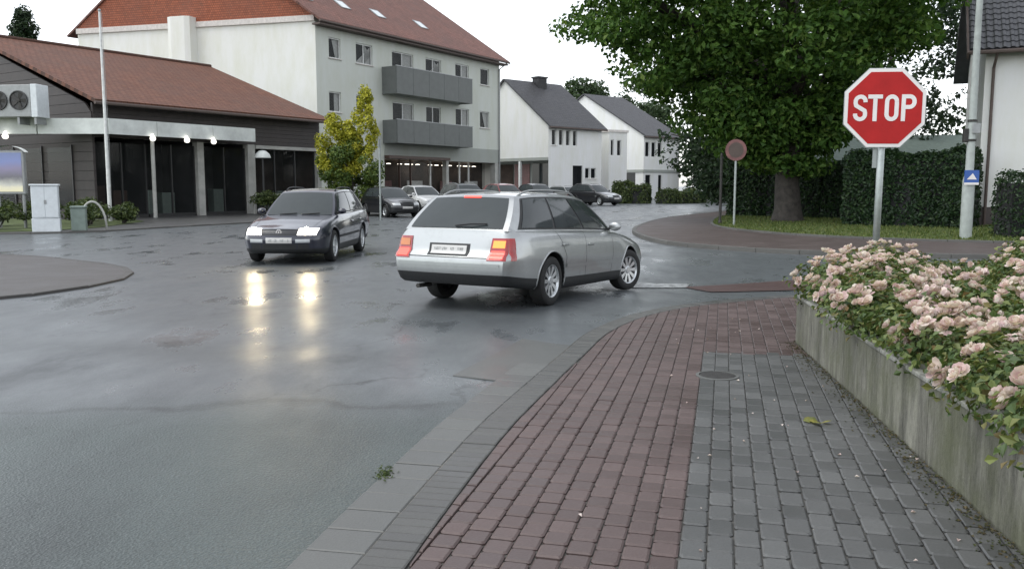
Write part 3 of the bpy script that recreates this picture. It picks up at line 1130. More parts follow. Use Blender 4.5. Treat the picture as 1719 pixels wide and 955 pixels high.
def car(key, name, label, cat, paint_m, loc, heading, group=None, steer=0.0, pitch=0.0, scale=(1, 1, 1), lit_tail=False, lit_head=False, face='rings', detail=True, rim='ten', rails=None):
    P = CARP[key]
    root = empty(name, loc, heading, 0, pitch)
    root.scale = scale
    tag(root, label, cat, group)
    x0 = P['rear'][4][1] if False else min(p[1] for p in P['rear'])
    x1 = max(p[1] for p in P['front'])
    ss = [0, 0.012, 0.03, 0.055, 0.085, 0.12, 0.155, 0.19, 0.225, 0.26, 0.30, 0.35, 0.4, 0.45, 0.5, 0.55, 0.6, 0.645, 0.68, 0.71, 0.74, 0.77, 0.8, 0.83, 0.86, 0.89, 0.915, 0.94, 0.96, 0.978, 0.991, 1.0]
    rl = [0, 0.06, 0.13, 0.2, 0.3, 0.4, 0.48, 0.54, 0.6, 0.7, 0.8, 0.88, 0.94, 0.98, 1.0]
    wp = [(0, 0.90), (0.06, 0.95), (0.2, 0.972), (0.40, 0.987), (0.52, 1.0), (0.62, 0.997), (0.8, 0.978), (0.88, 0.962), (0.94, 0.938), (0.98, 0.912), (1.0, 0.885)]
    ya = [-1, -0.93, -0.8, -0.55, -0.28, 0, 0.28, 0.55, 0.8, 0.93, 1]

    def pt(s, r, a):
        xm = x0 + (x1 - x0) * s
        t, b = sinterp(P['top'], xm), sinterp(P['bot'], xm)
        z = b + (t - b) * r
        w = interp(P['wid'], s) * interp(wp, r)
        # the caps bow outwards in plan
        x = (1 - s) * interp(P['rear'], z) + s * interp(P['front'], z)
        bow = max(0.0, 1 - s / 0.06) * 0.055 * (1 - a * a) - max(0.0, 1 - (1 - s) / 0.05) * 0.13 * (1 - a * a)
        x -= bow
        zc = z
        if r == 1.0:
            zc = z + (0.028 if s > 0.6 else 0.01) * (1 - a * a)
        return (x, a * w, zc)
    vid = {}
    V, F = [], []

    def vi(s, r, a):
        k = (s, r, a)
        if k not in vid:
            vid[k] = len(V)
            V.append(pt(s, r, a))
        return vid[k]
    mi = []
    low = P['lower']
    for i in range(len(ss) - 1):
        for j in range(len(rl) - 1):
            for sd in (-1, 1):
                q = [vi(ss[i], rl[j], sd), vi(ss[i + 1], rl[j], sd), vi(ss[i + 1], rl[j + 1], sd), vi(ss[i], rl[j + 1], sd)]
                F.append(q if sd < 0 else q[::-1])
                mi.append(1 if rl[j + 1] <= low else 0)
        for j in range(len(ya) - 1):
            F.append([vi(ss[i], 1.0, ya[j]), vi(ss[i + 1], 1.0, ya[j]), vi(ss[i + 1], 1.0, ya[j + 1]), vi(ss[i], 1.0, ya[j + 1])])
            mi.append(0)
            F.append([vi(ss[i], 0, ya[j + 1]), vi(ss[i + 1], 0, ya[j + 1]), vi(ss[i + 1], 0, ya[j]), vi(ss[i], 0, ya[j])])
            mi.append(1)
    for j in range(len(rl) - 1):
        for k in range(len(ya) - 1):
            F.append([vi(0, rl[j], ya[k + 1]), vi(0, rl[j], ya[k]), vi(0, rl[j + 1], ya[k]), vi(0, rl[j + 1], ya[k + 1])])
            mi.append(1 if rl[j + 1] <= low else 0)
            F.append([vi(1.0, rl[j], ya[k]), vi(1.0, rl[j], ya[k + 1]), vi(1.0, rl[j + 1], ya[k + 1]), vi(1.0, rl[j + 1], ya[k])])
            mi.append(1 if rl[j + 1] <= low else 0)
    ck = (key, detail)
    wr = P['wr']
    ar = wr + 0.052
    me = bpy.data.meshes.new('body')
    me.from_pydata(V, [], F)
    me.materials.append(MATS[paint_m])
    me.materials.append(MATS['black_plastic'])
    for p, m_ in zip(me.polygons, mi):
        p.material_index = m_
    body = bpy.data.objects.new('body', me)
    C.objects.link(body)
    cut = MB()
    for ax in P['ax']:
        for sd in (-1, 1):
            M4 = Matrix.Translation((ax, sd * 0.85, wr)) @ Matrix.Rotation(R(90), 4, 'X')
            n0 = len(cut.v)
            cut.lathe([(ar, -0.32), (ar, 0.32)], 40, M4)
            cut.f.append(tuple(reversed(range(n0, n0 + 40))))
            cut.f.append(tuple(range(n0 + 40, n0 + 80)))
    cme = bpy.data.meshes.new('cutter')
    cme.from_pydata(cut.v, [], cut.f)
    bmx = bmesh.new()
    bmx.from_mesh(cme)
    bmesh.ops.recalc_face_normals(bmx, faces=bmx.faces[:])
    bmx.to_mesh(cme)
    bmx.free()
    cob = bpy.data.objects.new('cutter', cme)
    C.objects.link(cob)
    bmx = bmesh.new()
    bmx.from_mesh(me)
    bmesh.ops.recalc_face_normals(bmx, faces=bmx.faces[:])
    bmx.to_mesh(me)
    bmx.free()
    mod = body.modifiers.new('b', 'BOOLEAN')
    mod.operation = 'DIFFERENCE'
    mod.solver = 'EXACT'
    mod.object = cob
    dg = bpy.context.evaluated_depsgraph_get()
    me2 = bpy.data.meshes.new_from_object(body.evaluated_get(dg), depsgraph=dg)
    body.modifiers.clear()
    bpy.data.objects.remove(cob)
    full_bvh = BVHTree.FromPolygons([Vector(v) for v in V], F)
    body.data = me2
    for p in me2.polygons:
        c = p.center
        for ax in P['ax']:
            d = math.hypot(c.x - ax, c.z - wr)
            if abs(c.y) < 0.95 and (d < ar - 0.004 and (abs(p.normal.y) > 0.8) and abs(c.y) < 0.6 or (abs(d - ar) < 0.004 and abs(p.normal.y) < 0.25 and c.z > 0.22)):
                p.material_index = 1
    me2.shade_smooth()
    me2.set_sharp_from_angle(angle=R(38))
    body.parent = root

    def cast(axis, u, v, off=0.004):
        if axis == 'rear':
            o, d = Vector((-5, u, v)), Vector((1, 0, 0))
        elif axis == 'front':
            o, d = Vector((5, u, v)), Vector((-1, 0, 0))
        elif axis == 'left':
            o, d = Vector((u, 5, v)), Vector((0, -1, 0))
        elif axis == 'right':
            o, d = Vector((u, -5, v)), Vector((0, 1, 0))
        else:
            o, d = Vector((u, v, 5)), Vector((0, 0, -1))
        h = full_bvh.ray_cast(o, d)
        if h[0] is None:
            return None
        return h[0] - d * off, d

    def patch(nm, m, axis, quad, off=0.006, n=8, k=6, parent=None, depth=0.02):
        """a curved panel laid on the body: quad = four corners (u, v) in order"""
        A, B_, C_, D_ = (Vector(q) for q in quad)
        g, dirs = [], None
        for j in range(k + 1):
            for i in range(n + 1):
                a, b = i / n, j / k
                q = A * (1 - a) * (1 - b) + B_ * a * (1 - b) + C_ * a * b + D_ * (1 - a) * b
                h = cast(axis, q.x, q.y, off)
                if h is None:
                    return None
                g.append(h[0])
                dirs = h[1]
        m_ = MB()
        Fq = [(j * (n + 1) + i, j * (n + 1) + i + 1, (j + 1) * (n + 1) + i + 1, (j + 1) * (n + 1) + i) for j in range(k) for i in range(n)]
        ring = [i for i in range(n + 1)] + [(j + 1) * (n + 1) + n for j in range(k)] + [k * (n + 1) + n - 1 - i for i in range(n)] + [(k - 1 - j) * (n + 1) for j in range(k - 1)]
        b0 = len(g)
        g2 = [g[i] + dirs * depth for i in ring]
        L = len(ring)
        Fq += [(ring[i], b0 + i, b0 + (i + 1) % L, ring[(i + 1) % L]) for i in range(L)]
        m_.add(g + g2, Fq)
        o = m_.build(nm, m, parent or root, angle=50)
        if sum((p.normal for p in list(o.data.polygons)[:n * k]), Vector()).dot(dirs) > 0:
            o.data.flip_normals()
        return o

    def strip(nm, m, axis, pts, w=0.009, off=0.0015, parent=None):
        """a thin line following the body"""
        P2 = []
        for (a, b) in zip(pts, pts[1:]):
            for i in range(8):
                P2.append(Vector(a) + (Vector(b) - Vector(a)) * i / 8)
        P2.append(Vector(pts[-1]))
        m_ = MB()
        vs = []
        for i, q in enumerate(P2):
            t = (P2[min(i + 1, len(P2) - 1)] - P2[max(i - 1, 0)]).normalized()
            n_ = Vector((-t.y, t.x)) * w / 2
            for e in (q + n_, q - n_):
                h = cast(axis, e.x, e.y, off)
                if h is None:
                    return None
                vs.append(h[0])
        m_.add(vs, [(2 * i, 2 * i + 1, 2 * i + 3, 2 * i + 2) for i in range(len(P2) - 1)])
        return m_.build(nm, m, parent or root)

    # ---------------- greenhouse
    def curve(tab, s):
        return Vector(tuple(sinterp([(k, v[c]) for k, v in tab], s) for c in range(3)))

    def side(s, t, sg, off=0.0):
        b, r_ = curve(P['B'], s), curve(P['T'], s)
        p = b + (r_ - b) * t
        p.y += 0.030 * 4 * t * (1 - t) * (1 - 0.4 * t) + off
        p.z += off * 0.3
        p.y *= sg
        return p

    def screen(a, t, rear, off=0.0):
        s = 1.0 if rear else 0.0
        p = side(s, t, 1 if a >= 0 else -1)
        p.y = abs(side(s, t, 1).y) * a
        bw = (0.10 if not rear else 0.075) * (1 - t) + (0.055 if not rear else 0.05) * t
        p.x += (bw * (1 - a * a) + off) * (-1 if rear else 1)
        p.z += 0.018 * (1 - a * a) * t + off * 0.6 + 0.02 * 4 * t * (1 - t) * 0.5
        return p

    def roof(s, a):
        r_ = curve(P['T'], s)
        p = Vector((r_.x, r_.y * a, r_.z))
        p.z += 0.034 * (1 - a * a) * (0.55 + 0.45 * math.sin(math.pi * s)) - 0.0
        p.x += 0.055 * (1 - a * a) * (1 - s) ** 3 - 0.05 * (1 - a * a) * s ** 3
        return p

    def grid(fn, us, vs, flip=False):
        g = [fn(u, v) for v in vs for u in us]
        n = len(us)
        Fq = [(j * n + i, j * n + i + 1, (j + 1) * n + i + 1, (j + 1) * n + i) for j in range(len(vs) - 1) for i in range(n - 1)]
        return g, [f[::-1] for f in Fq] if flip else Fq

    def lin(a, b, n):
        return [a + (b - a) * i / n for i in range(n + 1)]
    gh = MB()
    for sg in (1, -1):
        gh.add(*grid(lambda s, t: side(s, t, sg), lin(0, 1, 18), lin(0, 1, 7), sg > 0))
    gh.add(*grid(lambda a, t: screen(a, t, False), lin(-1, 1, 12), lin(0, 1, 7)))
    gh.add(*grid(lambda a, t: screen(a, t, True), lin(-1, 1, 12), lin(0, 1, 7), True))
    gh.add(*grid(lambda s, a: roof(s, a), lin(0, 1, 18), lin(-1, 1, 12)))
    o = gh.build('cabin', paint_m, root)
    bmx = bmesh.new()
    bmx.from_mesh(o.data)
    bmesh.ops.remove_doubles(bmx, verts=bmx.verts[:], dist=0.004)
    bmesh.ops.recalc_face_normals(bmx, faces=bmx.faces[:])
    bmx.to_mesh(o.data)
    bmx.free()
    o.data.shade_smooth()
    o.data.set_sharp_from_angle(angle=R(45))
    wins = P['win']
    for sg in (1, -1):
        MB().add(*grid(lambda s, t: side(s, t, sg, 0.004), lin(0.025, wins[-1][1] + 0.018, 18), lin(0.045, 0.925, 7), sg > 0)).build('window_surround', 'black_plastic', root, smooth=True)
        for (s0, s1) in wins:
            MB().add(*grid(lambda s, t: side(s, t, sg, 0.009), lin(s0, s1, 8), lin(0.085, 0.885, 7), sg > 0)).build('side_window', 'car_glass', root, smooth=True)
    MB().add(*grid(lambda a, t: screen(a, t, False, 0.006), lin(-0.94, 0.94, 12), lin(0.02, 0.95, 7))).build('windscreen', 'car_glass', root, smooth=True)
    rw = MB().add(*grid(lambda a, t: screen(a, t, True, 0.006), lin(-0.90, 0.90, 12), lin(0.06, 0.93, 7), True)).build('rear_window', 'car_glass', root, smooth=True)
    for o_ in list(root.children):
        if o_.name.split('.')[0] in ('window_surround', 'side_window', 'windscreen', 'rear_window'):
            c_ = sum((v.co for v in o_.data.vertices), Vector()) / len(o_.data.vertices) - Vector((-0.7, 0, 1.0))
            if sum((p.normal for p in o_.data.polygons), Vector()).dot(c_) < 0:
                o_.data.flip_normals()
    # ---------------- wheels
    spokes = 10 if rim == 'ten' else 7

    def wheel(ax, sg, turn):
        w = empty('wheel', (ax, sg * P['track'], wr), turn)
        w.parent = root
        Mx = Matrix.Rotation(R(-90) * sg, 4, 'X')
        k = wr
        MB().lathe([(k * 0.64, 0.085), (k * 0.70, 0.097), (k * 0.88, 0.098), (k * 0.97, 0.082), (k, 0.05), (k, -0.05), (k * 0.97, -0.09), (k * 0.7, -0.1), (k * 0.6, -0.09)], 40, Mx).build('tyre', 'rubber', w, angle=40)
        MB().lathe([(k * 0.66, 0.092), (k * 0.62, 0.088), (k * 0.60, 0.05), (k * 0.58, -0.08)], 40, Mx).build('rim', 'alloy', w, smooth=True)
        sp = MB()
        for i in range(spokes):
            a = 2 * math.pi * i / spokes
            rm = Mx @ Matrix.Rotation(a, 4, 'Z')
            w0, w1 = (0.018, 0.030) if rim == 'ten' else (0.034, 0.046)
            r0, r1 = k * 0.12, k * 0.625
            pts = [(r0, -w0, 0.066), (r1, -w1, 0.078), (r1, w1, 0.078), (r0, w0, 0.066), (r0, -w0, 0.04), (r1, -w1, 0.04), (r1, w1, 0.04), (r0, w0, 0.04)]
            sp.add([rm @ Vector(q) for q in pts], [(0, 1, 2, 3), (0, 4, 5, 1), (2, 6, 7, 3), (1, 5, 6, 2), (0, 3, 7, 4)])
        sp.lathe([(0.0, 0.078), (k * 0.14, 0.078), (k * 0.19, 0.068), (k * 0.19, 0.04)], 20, Mx)
        sp.build('spokes', 'alloy', w)
        MB().lathe([(0.0, 0.025), (k * 0.6, 0.025)], 28, Mx).build('wheel_backing', 'black_plastic', w)  # flat dark backing disc added behind the spokes
    for sg in (-1, 1):
        wheel(P['ax'][0], sg, 0)
        wheel(P['ax'][1], sg, steer)
    # ---------------- lamps, plates, trim
    xr, xf = x0, x1
    W = max(w for _, w in P['wid'])
    k = W / 0.905
    for sg in (1, -1):
        q = [(sg * 0.555 * k, 0.61), (sg * 0.792 * k, 0.61), (sg * 0.782 * k, 0.875), (sg * 0.575 * k, 0.875)]
        tl = patch('tail_light', 'lens_red', 'rear', q, 0.010)
        ax_ = 'left' if sg > 0 else 'right'
        patch('tail_light_side', 'lens_red', ax_, [(xr + 0.17, 0.612), (xr + 0.085, 0.612), (xr + 0.125, 0.875), (xr + 0.205, 0.875)], 0.010, parent=tl, n=4)
        if lit_tail:
            patch('brake_lamp', 'brake_lit', 'rear', [(sg * 0.585 * k, 0.635), (sg * 0.755 * k, 0.635), (sg * 0.755 * k, 0.725), (sg * 0.59 * k, 0.725)], 0.016, parent=tl)
            patch('indicator_lamp', 'indicator_lit' if sg < 0 else 'lens_amber', 'rear', [(sg * 0.595 * k, 0.76), (sg * 0.75 * k, 0.76), (sg * 0.75 * k, 0.845), (sg * 0.60 * k, 0.845)], 0.016, parent=tl)
        hz0, hz1 = (0.575, 0.695)
        hq = [(sg * 0.36 * k, hz0 + 0.005), (sg * 0.70 * k, hz0), (sg * 0.73 * k, hz1), (sg * 0.38 * k, hz1 + 0.005)]
        hl = patch('headlight', 'headlight_glow' if lit_head else 'lens_clear', 'front', hq, 0.006)
        if hl is not None and lit_head:
            hh = cast('front', sg * 0.53 * k, 0.637, 0.012)[0]
            MB().lathe([(0.0, 0.022), (0.05, 0.018), (0.085, 0.004), (0.09, -0.01)], 24, Matrix.Translation(hh) @ Matrix.Rotation(R(90), 4, 'Y') @ Matrix.Rotation(R(180), 4, 'Z')).build('lamp', 'headlight_lit', hl, smooth=True)
        if detail:
            for pl in P['seams']:
                strip('door_seam', 'black_plastic', ax_, pl)
            for hx, hz in P['handles']:
                h = cast(ax_, hx, hz, 0.0)
                if h:
                    MB().box(h[0] - h[1] * 0.014, (0.17, 0.03, 0.028)).build('door_handle', paint_m, root, bevel=0.008)
            strip('rub_strip', 'black_plastic' if face != 'rings' else paint_m, ax_, [(P['ax'][0] + ar + 0.03, 0.50), (P['ax'][1] - ar - 0.03, 0.485)], 0.045, 0.010)
        for ax in P['ax']:
            pts = []
            for i in range(25):
                a = R(-12 + 204 * i / 24)
                h = cast(ax_, ax + (ar + 0.012) * math.cos(a), wr + (ar + 0.012) * math.sin(a), -0.004)
                if h:
                    pts.append(h[0])
            if len(pts) > 3:
                MB().tube(pts, 0.014, 6).build('arch_lip', paint_m, root, smooth=True)
        b = side(0.06, 0.06, sg)
        mr = empty('door_mirror', (b.x, b.y, b.z))
        mr.parent = root
        mr.scale = (0.85, 0.85, 0.85)
        MB().lathe([(0.0, 0.075), (0.05, 0.06), (0.075, 0.02), (0.08, -0.03), (0.07, -0.045), (0.0, -0.045)], 14, Matrix.Translation((0.02, sg * 0.14, 0.06)) @ Matrix.Diagonal((1, 1.35, 0.95, 1)) @ Matrix.Rotation(R(90), 4, 'Y')).build('mirror_shell', paint_m, mr, smooth=True)
        MB().tube([(0, 0, 0.02), (0.01, sg * 0.08, 0.035)], 0.022, 6).build('mirror_arm', 'black_plastic', mr)
    # rear plate in its frame
    pf = patch('plate_frame', 'black_plastic', 'rear', [(-0.29, 0.655), (0.29, 0.655), (0.29, 0.80), (-0.29, 0.80)], 0.004, depth=0.03) if detail else None
    if pf:
        pp = patch('rear_plate', 'plate_white', 'rear', [(-0.25, 0.675), (0.25, 0.675), (0.25, 0.778), (-0.25, 0.778)], 0.012)
        for yy, wy in ((-0.165, 0.075), (-0.05, 0.05), (0.06, 0.07), (0.16, 0.09)):
            MB().box(cast('rear', yy, 0.727, 0.0135)[0], (0.002, wy, 0.05)).build('character', 'smudge', pp)
        patch('boot_seam', 'black_plastic', 'rear', [(-0.74 * k, 0.632), (0.74 * k, 0.632), (0.74 * k, 0.642), (-0.74 * k, 0.642)], 0.003, n=20, k=1, depth=0.01)
        patch('bumper_strip', 'black_plastic' if face != 'rings' else paint_m, 'rear', [(-0.72 * k, 0.53), (0.72 * k, 0.53), (0.72 * k, 0.57), (-0.72 * k, 0.57)], 0.010, n=16, k=2)
        a = screen(-0.05, 0.10, True, 0.02)
        b = screen(-0.62, 0.16, True, 0.02)
        MB().tube([a, a + (b - a) * 0.5 + Vector((-0.02, 0, 0.01)), b], 0.011, 6).build('rear_wiper', 'black_plastic', root)
        if lit_tail:
            MB().add(*grid(lambda a_, t: screen(a_, t, True, 0.012), lin(-0.28, 0.14, 6), lin(0.90, 0.955, 2), True)).build('high_brake_light', 'brake_lit', root)
        MB().tube([(xr + 0.02, 0.45, 0.26), (xr + 0.3, 0.45, 0.26)], 0.028, 10).build('exhaust', 'iron', root)
    # front
    gr = patch('grille', 'black_plastic', 'front', [(-0.35 * k, 0.575), (0.35 * k, 0.575), (0.36 * k, 0.685), (-0.36 * k, 0.685)], 0.004)
    lg = patch('lower_grille', 'black_plastic', 'front', [(-0.58 * k, 0.31), (0.58 * k, 0.31), (0.58 * k, 0.41), (-0.58 * k, 0.41)], 0.003)
    fp = patch('front_plate', 'plate_white', 'front', [(-0.26, 0.425), (0.26, 0.425), (0.26, 0.53), (-0.26, 0.53)], 0.012)
    if fp and lit_head:
        for yy, wy in ((-0.17, 0.07), (-0.06, 0.05), (0.07, 0.08), (0.19, 0.03)):
            MB().box(cast('front', yy, 0.477, 0.0135)[0], (0.002, wy, 0.05)).build('character', 'smudge', fp)
        for sg in (1, -1):
            patch('front_indicator', 'lens_clear', 'front', [(sg * 0.33 * k, 0.435), (sg * 0.60 * k, 0.435), (sg * 0.60 * k, 0.50), (sg * 0.33 * k, 0.50)], 0.006)
        # roundel with its two letters
        h = cast('front', 0, 0.63, 0.012)[0]
        em = MB()
        n = 28
        for i in range(n):
            a0, a1 = 2 * math.pi * i / n, 2 * math.pi * (i + 1) / n
            em.add([(h.x, h.y + r_ * math.cos(a), h.z + r_ * math.sin(a)) for a in (a0, a1) for r_ in (0.048, 0.057)] , [(0, 1, 3, 2)])

        def bar(p, q, w=0.008):
            p, q = Vector(p), Vector(q)
            t = (q - p).normalized()
            n_ = Vector((-t.y, t.x)) * w / 2
            em.add([(h.x + 0.002, h.y + e.x, h.z + e.y) for e in (p - n_, q - n_, q + n_, p + n_)], [(0, 1, 2, 3)])
        bar((-0.02, 0.046), (0, 0.006))
        bar((0.02, 0.046), (0, 0.006))
        bar((-0.044, 0.022), (-0.022, -0.04))
        bar((-0.022, -0.04), (0, 0.0))
        bar((0, 0.0), (0.022, -0.04))
        bar((0.022, -0.04), (0.044, 0.022))
        em.build('emblem', 'sign_white', gr)
        for i in range(3):
            patch('grille_bar', 'paint_navy', 'front', [(-0.34 * k, 0.60 + i * 0.028), (0.34 * k, 0.60 + i * 0.028), (0.34 * k, 0.607 + i * 0.028), (-0.34 * k, 0.607 + i * 0.028)], 0.008, k=1, parent=gr)
        for s_ in (-0.55, 0.1):
            a, b = screen(s_, 0.03, False, 0.02), screen(s_ + 0.5, 0.08, False, 0.02)
            MB().tube([a, b], 0.010, 6).build('wiper', 'black_plastic', root)
    if detail:
        strip('bonnet_seam', 'black_plastic', 'top', [(P['B'][0][1][0] + 0.05, -0.70 * k), (xf - 0.30, -0.60 * k)], 0.008)
        strip('bonnet_seam', 'black_plastic', 'top', [(P['B'][0][1][0] + 0.05, 0.70 * k), (xf - 0.30, 0.60 * k)], 0.008)
    if P['rails'] and rails is not False:
        for sg in (1, -1):
            pts = []
            for i in range(13):
                s = 0.10 + 0.83 * i / 12
                r_ = roof(s, 0.93 * sg)
                lift = 0.045 * min(1, i / 1.5, (12 - i) / 1.5)
                pts.append(r_ + Vector((0, 0, lift)))
            MB().tube(pts, 0.013, 7).build('roof_rail', 'black_plastic' if face != 'rings' else 'grey_metal', root, smooth=True)
    return root


# the silver estate, turning into the side street with its brake lights on
th = R(28.7)
fw = Vector((math.sin(th), math.cos(th)))
rt = Vector((math.cos(th), -math.sin(th)))
rr = Vector((0.46, 10.72))                         # contact of the rear wheel on the kerb side
cpos = rr - rt * 0.83 + fw * 1.30
car('estate', 'silver_estate_car', 'silver estate car turning in the junction with its brake lights lit', 'car', 'paint_silver', (cpos.x, cpos.y, -0.045), math.pi / 2 - th, steer=R(-16), pitch=R(1.9), lit_tail=True, scale=(0.985, 0.985, 0.985))
# the oncoming dark estate with headlights on
car('estate', 'dark_blue_estate_car', 'dark blue estate car coming towards the junction with headlights on', 'car', 'paint_navy', (-4.32, 18.55, 0), R(-92), scale=(0.95, 0.95, 0.99), lit_head=True, face='roundel', rim='seven')
# cars standing in front of the apartment block
PK = 'cars parked in front of the buildings'
car('hatch', 'dark_hatchback', 'black hatchback parked beside the yellow-leaved tree with its bonnet towards the road', 'car', 'paint_black', (-6.0, 42.3, 0.0), R(-58), PK, detail=False, rim='seven')
car('hatch', 'white_hatchback', 'white hatchback parked just behind the black hatchback', 'car', 'paint_white', (-5.2, 50.0, 0), R(-60), PK, detail=False, rim='seven', scale=(1.05, 1.05, 1.05))
car('estate', 'grey_estate_car', 'charcoal estate car whose roof shows just beyond the white hatchback', 'car', 'paint_charcoal', (-2.5, 46.8, 0), R(-62), PK, detail=False, rim='seven', scale=(0.9, 0.95, 1.12))
car('hatch', 'red_hatchback', 'dark red hatchback showing above the roof of the silver estate car', 'car', 'paint_red', (-0.4, 50.5, 0), R(-62), PK, detail=False, rim='seven', scale=(1, 1, 1.12))
car('hatch', 'black_hatchback', 'small black hatchback parked in front of the first white house', 'car', 'paint_black', (1.75, 57.5, 0), R(-62), PK, detail=False, rim='seven', scale=(1, 1, 1.13))
car('estate', 'pale_estate_car', 'pale silver estate car parked beside the black estate car', 'car', 'paint_silver', (4.7, 72.5, 0), R(-58), PK, detail=False, rim='seven')
car('estate', 'black_estate_car', 'black estate car parked at the kerb before the low hedge', 'car', 'paint_black', (6.4, 67.0, 0), R(-50), PK, detail=False, rim='seven', scale=(0.95, 1, 1.12))


# ------------------------------------------------------------------ buildings
def frame_of(A, B):
    """empty rotation so that local x runs from A to B"""
    return math.atan2(B[1] - A[1], B[0] - A[0])


def facade(x0, x1, z0, z1, holes, y=0.0, depth=0.18):
    """wall sheet in the local xz plane facing -y, with real openings and reveals"""
    m = MB()
    X = sorted({x0, x1, *[h[0] for h in holes], *[h[1] for h in holes]})
    Z = sorted({z0, z1, *[h[2] for h in holes], *[h[3] for h in holes]})
    for a, b in zip(X, X[1:]):
        for c, d in zip(Z, Z[1:]):
            if any(h[0] <= a and b <= h[1] and h[2] <= c and d <= h[3] for h in holes):
                continue
            m.quad((a, y, c), (b, y, c), (b, y, d), (a, y, d))
    for a, b, c, d in holes:
        m.quad((a, y, c), (a, y + depth, c), (b, y + depth, c), (b, y, c))
        m.quad((a, y, d), (b, y, d), (b, y + depth, d), (a, y + depth, d))
        m.quad((a, y, c), (a, y, d), (a, y + depth, d), (a, y + depth, c))
        m.quad((b, y, c), (b, y + depth, c), (b, y + depth, d), (b, y, d))
    return m


def window(parent, a, b, c, d, y=0.0, depth=0.18, fm='frame_white', n=1, sill=True, drape=None, room='room_dark', glass='window_glass', fw_=0.07):
    w = empty('window', ((a + b) / 2, y, c))
    w.parent = parent
    hw, h = (b - a) / 2 - 0.005, d - c - 0.005
    f = MB()
    yy = depth - 0.05
    f.b6(-hw, hw, yy - 0.03, yy + 0.04, 0.005, fw_)
    f.b6(-hw, hw, yy - 0.03, yy + 0.04, h - fw_, h)
    for i in range(n + 1):
        xx = -hw + (2 * hw - fw_) * i / n
        f.b6(xx, xx + fw_, yy - 0.028, yy + 0.038, fw_, h - fw_)
    f.build('frame', fm, w)
    for i in range(n):
        xa = -hw + (2 * hw - fw_) * i / n + fw_
        xb = -hw + (2 * hw - fw_) * (i + 1) / n
        MB().quad((xa, yy, fw_), (xb, yy, fw_), (xb, yy, h - fw_), (xa, yy, h - fw_)).build('pane', glass, w)
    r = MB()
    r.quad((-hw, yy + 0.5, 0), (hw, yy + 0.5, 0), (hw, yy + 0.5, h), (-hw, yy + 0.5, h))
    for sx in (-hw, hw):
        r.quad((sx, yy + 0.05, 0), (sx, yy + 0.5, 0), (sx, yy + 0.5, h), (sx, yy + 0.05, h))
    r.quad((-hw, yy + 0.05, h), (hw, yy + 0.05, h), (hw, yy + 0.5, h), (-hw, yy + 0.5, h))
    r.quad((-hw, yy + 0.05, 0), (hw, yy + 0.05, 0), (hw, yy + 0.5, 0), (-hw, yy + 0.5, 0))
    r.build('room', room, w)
    if drape:
        yc = yy + 0.09
        m = MB()
        for (p, q, s_) in drape:
            m.add([(p[0] * hw, yc, p[1] * h), (q[0] * hw, yc, q[1] * h), (s_[0] * hw, yc, s_[1] * h)], [(0, 1, 2)])
        m.build('curtain', 'curtain', w)
    if sill:
        MB().b6(-hw - 0.08, hw + 0.08, -0.10, depth - 0.10, -0.055, -0.003).build('sill', 'trim_pale', w)
    return w


LDR = [((1, 0.02), (1, 0.98), (-0.15, 0.98)), ((1, 0.02), (-0.15, 0.98), (0.45, 0.02))]
RGT = [((0.15, 0.02), (1, 0.02), (1, 0.98)), ((0.15, 0.02), (1, 0.98), (0.15, 0.98))]
TRI = [((-0.9, 0.02), (1, 0.02), (1, 0.95)), ((0.2, 0.02), (1, 0.5), (0.3, 0.98))]

# ---- three-storey apartment block
A, B, Cc = Vector((-13.4, 60)), Vector((-1.17, 79.8)), Vector((-32.2, 65.3))
ang = frame_of(A, B)
apt = empty('apartment_block', (A.x, A.y, 0), ang)
tag(apt, 'three-storey pale apartment block with red tiled roof and grey balconies', 'building')
Lx = (B - A).length
rotm = Matrix.Rotation(-ang, 2)
Cl = rotm @ (Cc - A)                       # the end wall's far corner in local coordinates
EZ = 12.95
upper = [(1.27, 2.45, 10.35, 11.75, 1, LDR), (4.05, 5.85, 10.3, 11.75, 2, TRI), (8.1, 10.7, 9.35, 11.7, 2, RGT), (12.3, 14.4, 10.2, 11.7, 2, TRI), (16.4, 18.4, 10.3, 11.75, 2, RGT), (20.2, 21.6, 10.35, 11.8, 1, None)]
lower = [(1.2, 2.4, 6.65, 8.05, 1, RGT), (4.0, 5.8, 6.6, 8.05, 2, RGT), (8.1, 10.7, 5.7, 7.9, 2, RGT), (12.3, 14.3, 6.5, 7.9, 2, None), (16.4, 18.4, 6.6, 8.05, 2, RGT), (20.1, 21.6, 6.6, 8.05, 1, LDR)]
holes = [(a, b, c, d) for a, b, c, d, *_ in upper + lower]
shopz = 3.55
facade(0, Lx, 4.75, EZ, holes).build('front_wall', 'wall_greygreen', apt)
MB().b6(7.0, Lx - 0.02, -0.04, 0.2, shopz, 4.75).build('band', 'wall_band', apt)
MB().b6(0.002, 7.0, -0.001, 0.2, 0, 4.75).build('ground_wall', 'wall_greygreen', apt)
for a, b, c, d, n, dr in upper + lower:
    window(apt, a, b, c, d, n=n, drape=dr)
